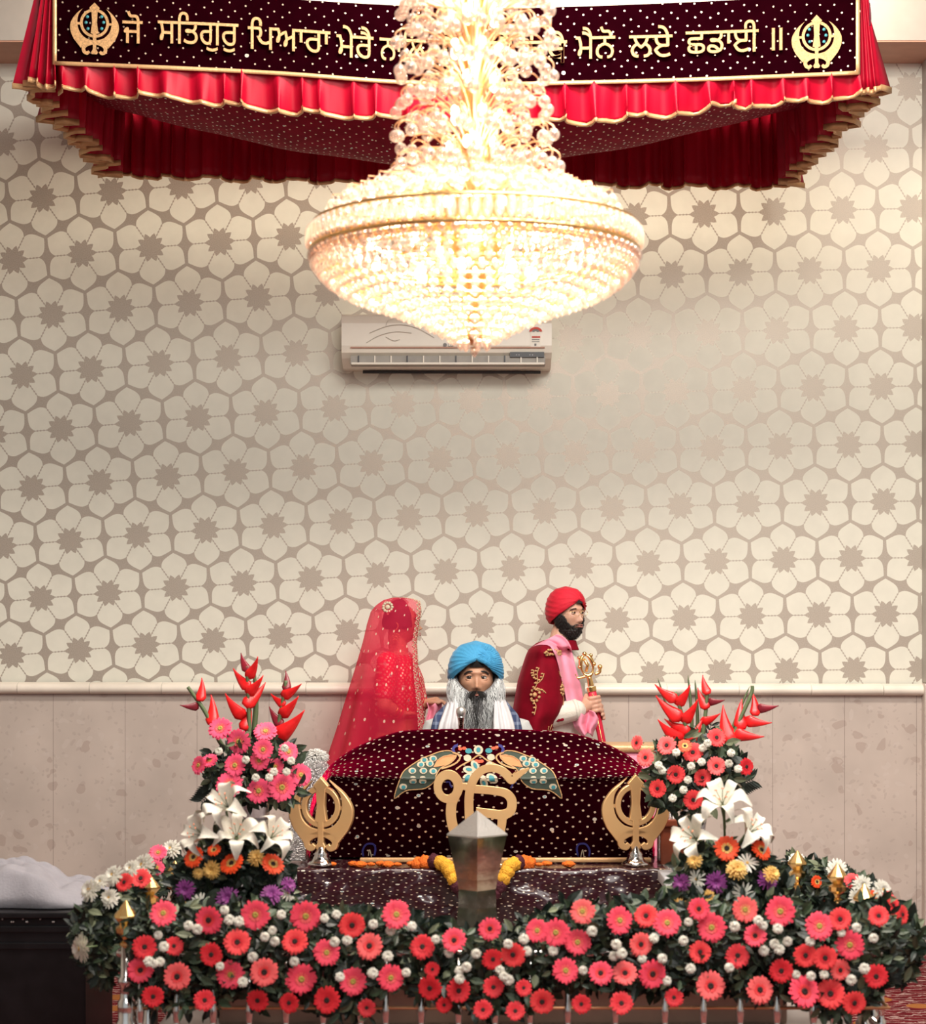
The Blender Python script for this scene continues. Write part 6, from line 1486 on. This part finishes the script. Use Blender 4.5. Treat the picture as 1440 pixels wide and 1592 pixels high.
hand = MB(); grip(hand, RW, sw(1093), -swd, .018, Vector((-.8, -.45, 0)), turn=1, hs=1.12); grip(hand, LW, sw(1108), -swd, .020, Vector((-.5, .85, 0)), turn=-1, hs=1.12)
b.join(hand)
part('body', remesh(b, '', '', None, .0044, 2), 'skin_fair', gm)
eyes(gm, hW, s, Rg, iris_dx=.003); lips(gm, hW)
turban(gm, hW, s, 'turban_red', tprof(.106, .130, .024, -.052, .170), pleat=16, peak=(0, .086), seed=4)
part('under_turban', MB().grid(lambda u, v: hW(((u-.5)*.055*(1-.9*v), -.098+.010*v, .070+.028*v)), 8, 6), 'hair_black', gm, 'black cloth under the turban peak')
def beard_short():
    m = MB()
    def inb(x, z, y):   # jaw mask in head space
        if y > .035: return False
        ax = abs(x)
        if z > lerp_tab([(0, -.046), (.020, -.045), (.030, -.054), (.042, -.050), (.055, -.034), (.065, -.010), (.074, .02)], ax): return False
        if ax < .023 and -.0685 < z < -.0535: return False
        return z > -.119
    fnp = lambda u, v, off: hl((u-.5)*2*2.0, 1.3+(PI-1.34)*v, off)
    nu, nv = 90, 60; V = []; ok = []
    for j in range(nv+1):
        for i in range(nu+1):
            p = fnp(i/nu, j/nv, .0); ok.append(inb(p.x, p.z, p.y)); th = .010+.006*noise.noise(Vector((i*.5, j*.5, 0)))+(.010 if p.z < -.075 else 0)
            if abs(p.x) < .03 and p.z > -.055: th = .006
            q = fnp(i/nu, j/nv, th); V.append(hW((q.x, q.y, q.z)))
    Fc = []
    for j in range(nv):
        for i in range(nu):
            q = (j*(nu+1)+i, j*(nu+1)+i+1, (j+1)*(nu+1)+i+1, (j+1)*(nu+1)+i)
            if all(ok[k] for k in q): Fc.append(q)
    o = part('beard', MB().add(V, Fc), 'hair_black', gm, 'trimmed black beard', solid=.008*s)
    st = MB()
    for i in range(1500):
        u, v = rs.random(), rs.random(); p = fnp(u, v, 0)
        if not inb(p.x, p.z, p.y): continue
        q = fnp(u, v, .010+(.009 if p.z < -.075 else 0)); d = Vector((q.x, q.y, -.03)).normalized()
        a = hW(q); st.tube([a, hW(q+d*.006+Vector((0, 0, -.004))), hW(q+d*.007+Vector((0, 0, -.012)))], [.0009, .0008, .0004], 3, caps=False)
    part('beard_strands', st, 'hair_black', o)
beard_short()
gz = MB()
for sx in (-1, 1): gz.tube([hW((sx*.031+.024*math.cos(t)*(1+.06*math.cos(2*t)), -.106+.004*abs(math.cos(t)), .014+.018*math.sin(t)*(1+.05*math.cos(2*t)))) for t in np.linspace(0, 2*PI, 24, endpoint=False)], .0011*s, 6, closed=True); gz.tube([hW((sx*.055, -.102, .020)), hW((sx*.073, -.06, .022)), hW((sx*.078, 0, .016))], .0011*s, 5)
gz.tube([hW((-.008, -.107, .020)), hW((0, -.110, .022)), hW((.008, -.107, .020))], .0012*s, 5); gz.tube([hW((-.012, -.1075, .028)), hW((.012, -.1075, .028))], .0010*s, 5)
part('glasses', gz, 'gold', gm, 'thin gold rimmed glasses')
coat_rows = [(.42, .24, .20, 0, 0), (.75, .205, .165, 0, 0), (1.0, .175, .135, 0, 0), (1.2, .185, .14, 0, 0), (1.38, .20, .14, 0, 0), (zs-.03, .178, .118, 0, 0), (zs+.035, .085, .075, 0, 0)]
rsl = [([RS_+(RE-RS_)*-.05, RE], [.072, .062]), ([RE, RE.lerp(RW, .80)], [.062, .052]), ([LS_, LE], [.070, .060]), ([LE, LE.lerp(LW, .75)], [.060, .050])]
ct_ = shirt(coat_rows, rsl, 'coat', 'cream_cloth', gm, org_=go, R=Rb, label='cream brocade long coat', folds=.005)
part('collar', loft(Vector((hc.x-.028, Dg, 0)), Rb, [(zs+.078, .062, .064, 0, 0), (zs+.060, .068, .068, 0, 0), (zs+.03, .082, .078, 0, 0)], -172, 172, 40, 8), 'shawl', gm, 'maroon embroidered collar', solid=.006)
for i, (pts, r) in enumerate((([RE.lerp(RW, .74), RE.lerp(RW, .86)], .0545), )):
    part('cuff', MB().tube(pts, r, 24), 'cream_cloth', gm)
for t in (.25, .36): 
    c_ = RE.lerp(RW, t); part('cuff_button', MB().ico(c_+Vector((0, -.052, -.03)), .011, 2, sq=(1.2, .4, .8)), 'shawl', gm)
part('trousers', remesh(MB().capsule([go+Rb @ Vector((-.09, 0, 0))+Vector((0, 0, .85)), go+Rb @ Vector((-.09, 0, 0))+Vector((.02, 0, .12))], [.11, .065]).capsule([go+Rb @ Vector((.09, 0, 0))+Vector((0, 0, .85)), go+Rb @ Vector((.09, 0, 0))+Vector((.06, 0, .12))], [.11, .065]), '', '', None, .008, 2), 'cream_cloth', gm)
bg = bvh_of(ct_)
# velvet shawl over the near shoulder and arm: shell round the body, local angle -: wearer's right (camera side)
def shawl_fn(u, v):
    # u 0 = front edge (right in the photo), 1 = behind the back and round the far side; v 0 = neck, 1 = hem
    py = 996+(1240-996)*v
    xr_ = lerp_tab([(996, 852), (1004, 862), (1012, 868), (1030, 872), (1060, 875), (1090, 877), (1106, 872), (1120, 862), (1150, 852), (1240, 848)], py)
    xl_ = lerp_tab([(996, 846), (1001, 834), (1010, 823), (1018, 819), (1030, 815), (1060, 806), (1100, 800), (1135, 797), (1240, 792)], py)
    c = (xr_+xl_)/2; h = (xr_-xl_)/2; A = -12+u*285                          # degrees: 0 = right edge, 90 = facing camera, 180 = left (back)
    a = math.radians(A); dep = lerp_tab([(996, .12), (1004, .24), (1012, .285), (1022, .27), (1050, .30), (1110, .335), (1240, .30)], py)
    f = 1+.055*v*math.sin(u*19+1.0)+.02*math.sin(u*33+v*4)
    x = c+h*math.cos(a)*(f if math.cos(a) < .5 else 1); sn = math.sin(a); y = Dg-.01-dep*(abs(sn)**.6)*(1 if sn > 0 else -1)*f
    return P(x, py, Dg)*0+Vector(((x-720)/F*Dg, y, P(0, py, Dg).z))
sw_ = part('shawl', MB().grid(shawl_fn, 90, 50, uvfn=lambda u, v: (u, v)), 'shawl', gm, 'maroon velvet shawl with gold embroidery', solid=.006)
bs = bvh_of(sw_)
# gold embroidery follows the cloth
def shawl_patch(fn2, name, n=1):
    pass
em = MB()
rq = random.Random(8)
def shp(u, v, off=.006):
    e = 1e-3; p = Vector(shawl_fn(u, v)); a = Vector(shawl_fn(u+e, v))-p; c = Vector(shawl_fn(u, v+e))-p; n = a.cross(c).normalized()
    if n.y > 0 and u < .62: n = -n
    return p+n*off
for i in range(46):                     # scrolling border down the front edge
    v = .04+.86*i/46; m = MB()
    for k, (du, dv, r) in enumerate(((.012, 0, .006), (.030, .008, .005), (.020, .014, .0045), (.042, -.004, .0045), (.052, .010, .004))):
        c = shp(du+.006*math.sin(i*1.7), v+dv); em.ico(c, r, 1, sq=(1.4, .5, 1))
    em.tube([shp(.004, v), shp(.03+.02*math.sin(i*1.3), v+.008), shp(.058, v+.014)], .0022, 4)
em.tube([shp(.062, t) for t in np.linspace(.03, .97, 40)], .0022, 4)
for (u0, v0, sc_) in ((.42, .30, 1.0), (.17, .28, .75), (.20, .62, .8)):        # flower sprigs
    C = lambda du, dv: shp(u0+du*sc_*.06, v0+dv*sc_*.05)
    for k in range(9):
        a = 2*PI*k/9; em.ico(C(.55*math.cos(a)-.1, .8*math.sin(a)+.7), .008*sc_, 1, sq=(1.1, .5, 1.1))
    em.ico(C(-.1, .7), .014*sc_, 1, sq=(1, .5, 1))
    for st_ in ([(0, 0), (.3, -.9), (.1, -1.9), (.25, -2.6)], [(.2, -.6), (.8, -1.2), (1.0, -1.9)], [(.1, -1.2), (-.4, -1.7), (-.5, -2.3)], [(-.1, 1.4), (.4, 2.1), (.4, 3.2)], [(.3, .2), (.9, .1), (1.4, .5)]):
        cu_ = catmull([C(-a, c) for a, c in st_], 4); em.tube(cu_, .0028*sc_, 4)
        for j in range(1, len(cu_), 2): em.ico(cu_[j]+Vector(((-1)**j*.008, 0, .004)), .0065*sc_, 1, sq=(1.3, .5, .8))
for i in range(26):                     # lower hem band by the elbow
    c = shp(.10+.05*math.sin(i*2.1), .60+.30*i/26); em.ico(c, .007, 1, sq=(1.3, .5, 1)); em.tube([shp(.08, .60+.30*i/26), shp(.16, .61+.30*i/26)], .002, 4)
for i in range(26):                     # band over the shoulder
    c = shp(.08+.30*i/26, .075+.012*math.sin(i*2)); em.ico(c, .0065, 1, sq=(1.3, .5, 1))
part('gold_embroidery', em, 'gold_thread', sw_, kind='stuff')
# pink stole
bb2 = bvh_of(ct_, sw_)
band([(828, 1006, 866, 986), (838, 1003, 876, 990), (854, 1004, 885, 1000), (863, 1018, 890, 1016), (869, 1036, 895, 1036), (874, 1060, 901, 1058), (878, 1076, 905, 1074), (881, 1090, 907, 1088), (884, 1104, 909, 1102), (886, 1118, 910, 1116)], 'stole', 'pink_cloth', gm, bb2, nu=16, nv=50, off=.016, fold=.010, nf=2, label='pale pink stole over the shoulder', Ddef=10.05, hold=.66)
def tail(u, v):
    a = lerp_tab([(0, 884), (.3, 890), (.6, 893), (1, 908)], v); c = lerp_tab([(0, 925), (.25, 930), (.5, 929), (.8, 923), (1, 921)], v)
    return P(a+(c-a)*u, 1108+38*v-6*math.sin(u*3), Dg-.20+.03*math.sin(u*11+v*3)+.03*u)
part('stole_end', MB().grid(tail, 24, 20), 'pink_cloth', gm, solid=.004)
part('bracelet', MB().tube([RE.lerp(RW, .93)+Vector((0, .027*math.cos(t), .027*math.sin(t))) for t in np.linspace(0, 2*PI, 16, endpoint=False)], .0035, 6, closed=True), 'gold', gm)
# sword
swt = thing('ceremonial_sword', 'sword with ornate gold hilt and red scabbard, held upright in both hands', 'sword', tuple(SW1))
L_ = SW1-SW0
sc_top = sw(1068)
side = swd.cross(Vector((0, 1, 0))).normalized()
def flatrod(a, b_, w1, w2, th, m=0):
    mb = MB(); n = 10
    for i in range(n+1):
        t = i/n; c = a.lerp(b_, t); w_ = w1+(w2-w1)*t
        for k in range(12): an = 2*PI*k/12; mb.v.append(tuple(c+side*math.cos(an)*w_+Vector((0, 1, 0))*math.sin(an)*th)); mb.uv.append((0, 0))
    for i in range(n):
        for k in range(12): mb.f.append((i*12+k, i*12+(k+1) % 12, i*12+12+(k+1) % 12, i*12+12+k)); mb.m.append(m)
    mb.f += [tuple(range(11, -1, -1)), tuple(n*12+k for k in range(12))]; mb.m += [m, m]; return mb
part('scabbard', flatrod(sc_top, SW1, .021, .014, .012), 'red_cloth', swt, 'red velvet scabbard'); part('scabbard_band', flatrod(sc_top-swd*.003, sc_top+swd*.02, .024, .023, .015), 'gold', swt)
part('scabbard_line', MB().tube([sc_top+swd*.03+Vector((0, -.0125, 0)), SW1+Vector((0, -.013, 0))], .0022, 5), 'gold', swt)
hm = MB(); gb = sw(1066); gt = sw(1018); 
hm.join(flatrod(gb, gb-swd*.045, .016, .013, .012)); 
ctr = gb-swd*.105
ringp = [ctr+side*(.030*math.cos(t))*(-1)+(-swd)*(.052*math.sin(t)) for t in np.linspace(0, 2*PI, 28, endpoint=False)]
hm.tube(ringp, [.0085+.003*math.sin(3*i*2*PI/28) for i in range(28)], 8, closed=True)
hm.tube(catmull([ctr+swd*.05-side*-.03, ctr+swd*.045+side*.055, ctr+swd*.02+side*.062], 4), [.008]*9, 8); hm.tube(catmull([ctr+swd*.05, ctr+swd*.052-side*.055, ctr+swd*.035-side*.07], 4), [.007]*9, 8)
hm.ico(ctr+swd*.02+side*.062, .013, 2); hm.ico(ctr+swd*.035-side*.07, .011, 2); hm.ico(ctr-swd*.058, .012, 2); hm.ico(ctr-swd*.045+side*.03, .010, 2); hm.ico(ctr-swd*.045-side*.03, .010, 2); hm.ico(ctr-side*.036, .010, 2); hm.ico(ctr+side*.036, .011, 2)
hm.tube([ctr+swd*.03-side*.01, ctr+side*.004, ctr-swd*.035-side*.008], [.007, .009, .007], 7)
part('hilt', hm, 'gold', swt, 'ornate gold hilt')
# ---------------------------------------------------------------- BRIDE
Db = 10.26
br = thing('person', 'standing person in red bridal dress under a sheer red veil, left of the priest', 'person', (P(625, 0, Db).x, Db, 0)); br['skin'] = 'skin'
s = .84; Rh = rotz(100); Rb2 = rotz(96)
B_ = lambda px, py, dy=0.0: P(px, py, Db+dy)
hc = B_(625, 970); hd, hl, hW = head_solid(s, Rh, hc)
zs = P(0, 1022, Db).z; bo_ = Vector((P(620, 0, Db).x, Db, 0))
b = MB().join(hd); b.capsule([hc+Rh @ Vector((0, .03, -.05)), Vector((bo_.x, Db, zs+.03))], [.042, .050])
torso(b, bo_, Rb2, [(.84, .16, .13, 0, 0), (.98, .13, .10, 0, 0), (1.1, .125, .095, 0, 0), (1.28, .15, .125, 0, -.01), (1.40, .15, .11, 0, 0), (zs-.02, .13, .08, 0, 0), (zs+.02, .07, .06, 0, 0)])
for sx in (-1, 1):
    hp = bo_+Rb2 @ Vector((sx*.08, 0, 0))+Vector((0, 0, .88)); b.capsule([hp, hp+Vector((.03*sx, 0, -.42)), hp+Vector((0, 0, -.80))], [.085, .055, .038]); b.capsule([hp+Vector((-.02, 0, -.845)), hp+Vector((.13, 0, -.85))], [.033, .025])
nS = B_(603, 1030, -.15); fS = B_(628, 1028, .15); nE = B_(598, 1096, -.20); fE = B_(640, 1092, .12); nW = B_(624, 1110, -.15); fW = B_(659, 1094, -.06)
b.capsule([nS, nE], [.045, .037]); b.capsule([nE, nW], [.036, .024]); b.capsule([fS, fE], [.045, .036]); b.capsule([fE, fW], [.034, .023])
open_hand(b, nW, Vector((.8, .45, .05)), Vector((.1, .1, -1)), .60, .80, 1); open_hand(b, fW, Vector((.92, -.15, .22)), Vector((.25, -.2, -1)), .50, .92, -1)
part('body', remesh(b, '', '', None, .0044, 2), 'skin', br)
eyes(br, hW, s, Rh); lips(br, hW)
hair = MB().grid(lambda u, v: hW(hl(PI+(u-.5)*2*1.75, .05+1.75*v, .010+.004*math.sin(u*60))), 60, 30)
part('hair', hair, 'hair_black', br, solid=.006)
part('hair_cloth', MB().grid(lambda u, v: hW((lambda q: (q.x, q.y+.022*math.sin(PI*v)*(1-math.cos((u-.5)*3))*.4, q.z+.006))(hl(PI+(u-.5)*2*2.0, .03+1.72*v, .022+.003*math.sin(u*30+v*5)))), 70, 34), 'plum', br, 'maroon cloth pinned over the hair', solid=.004)
bl_rows = [(1.20, .15, .125, 0, -.005), (1.28, .165, .135, 0, -.01), (1.40, .163, .122, 0, 0), (zs-.02, .138, .09, 0, 0), (zs+.012, .09, .075, 0, 0)]
bls = shirt(bl_rows, [([nS, nS.lerp(nE, .74)], [.056, .050]), ([fS, fS.lerp(fE, .74)], [.056, .050])], 'blouse', 'red_bead', br, org_=bo_, R=Rb2, label='beaded red blouse with short sleeves', folds=.002, vox=.006)
me_ = bls.data; uvl = me_.uv_layers[0].data
for lp in me_.loops: c = me_.vertices[lp.vertex_index].co; uvl[lp.index].uv = (c.x+c.y*.7, c.z)
part('skirt', loft(bo_, Rb2, [(1.10, .135, .105, 0, 0), (1.0, .19, .17, 0, .01), (.8, .23, .21, 0, .0), (.4, .27, .24, 0, .0), (.03, .31, .27, 0, .0)], nu=120, nv=30, folds=.03, nf=14), 'red_cloth', br, 'flared red silk skirt', solid=.004)
part('waistband', loft(bo_, Rb2, [(1.125, .137, .107, 0, 0), (1.10, .142, .112, 0, 0), (1.075, .155, .127, 0, 0)], nu=50, nv=6), 'gold_thread', br, solid=.004)
fo = hW((-.045, .075, .085)) ; m = MB()
q = B_(603, 944, -.10)
for k in range(11):
    a = 2*PI*k/11; m.ico(q+Vector((.022*math.cos(a), -.004, .022*math.sin(a))), .0085, 1, sq=(1, .5, 1))
m.ico(q, .013, 2, sq=(1, .6, 1)); m.ico(q+Vector((0, 0, -.034)), .006, 1)
part('hair_brooch', m, 'cream_thread', br, 'round flower shaped hair brooch')
q = B_(616, 982, -.085); m = MB()
m.tube([q+Vector((.010*math.sin(t*5), 0, .045-.055*t)) for t in np.linspace(0, 1, 9)], .0028, 6)
for k in range(9): a = 2*PI*k/9; m.ico(q+Vector((.015*math.cos(a), 0, -.026+.015*math.sin(a))), .006, 1)
m.ico(q+Vector((0, 0, -.026)), .008, 1); part('earring', m, 'gold_thread', br, 'large gold earring')
for W_x, E_x in ((nW, nE), (fW, fE)):
    dd = (W_x-E_x).normalized()
    for k in range(4):
        c_ = W_x-dd*(.012+.011*k); u_ = dd.orthogonal().normalized(); v_ = dd.cross(u_)
        part('bangle', MB().tube([c_+(u_*math.cos(t)+v_*math.sin(t))*.031 for t in np.linspace(0, 2*PI, 20, endpoint=False)], .003, 5, closed=True), 'gold' if k % 2 else 'red_cloth', br)
# veil
def veil(u, v, inset=0.0):
    py = 929+(1330-929)*v**1.25 if v > 0 else 929
    xl_ = lerp_tab([(929, 612), (932, 598), (940, 586), (950, 577), (970, 571), (1000, 564), (1040, 553), (1080, 541), (1120, 529), (1165, 514), (1240, 495), (1330, 475)], py)
    xr_ = lerp_tab([(929, 628), (931, 642), (935, 653), (950, 655), (970, 652), (1000, 648), (1040, 651), (1070, 655), (1110, 660), (1165, 664), (1240, 668), (1330, 672)], py)
    dep = lerp_tab([(929, .02), (933, .07), (945, .105), (970, .125), (1005, .16), (1030, .235), (1080, .285), (1120, .285), (1200, .29), (1330, .30)], py)
    A = math.radians(-6+u*300); c = (xl_+xr_)/2; h = (xr_-xl_)/2
    k = min(1, max(0, (py-990)/120)); f = 1+k*(.035*math.sin(u*34)+.025*math.sin(u*57+v*3))
    x = c+h*math.cos(A)*(f if math.cos(A) < .6 else 1); sn = math.sin(A); return Vector(((x-720)/F*Db, Db-dep*(abs(sn)**.65)*(1 if sn > 0 else -1)*f, CZ+(HY-py)/F*Db))
part('veil', MB().grid(veil, 150, 80, uvfn=lambda u, v: (u*1.6, v*1.35)), 'veil', br, 'sheer red veil with a sequinned gold edge')
m = MB()
for i in range(150):
    v = i/150*.85; p = veil(.03+.010*math.sin(i*2.4), v); m.ico(p+Vector((0, -.004, 0)), .0045, 1)
    p = veil(.10+.022*math.sin(i*1.4), v); m.ico(p+Vector((0, -.004, 0)), .0040, 1)
part('veil_edging', m, 'cream_thread', br, kind='stuff')
def dr(u, v): return B_(664+22*u*(1-.3*v)+2*math.sin(v*9), 1092+60*v+4*math.sin(u*5), -.10+.02*math.sin(u*9))
part('held_cloth', MB().grid(dr, 12, 16), 'pink_cloth', br, 'end of pink cloth held in the hand', solid=.003)
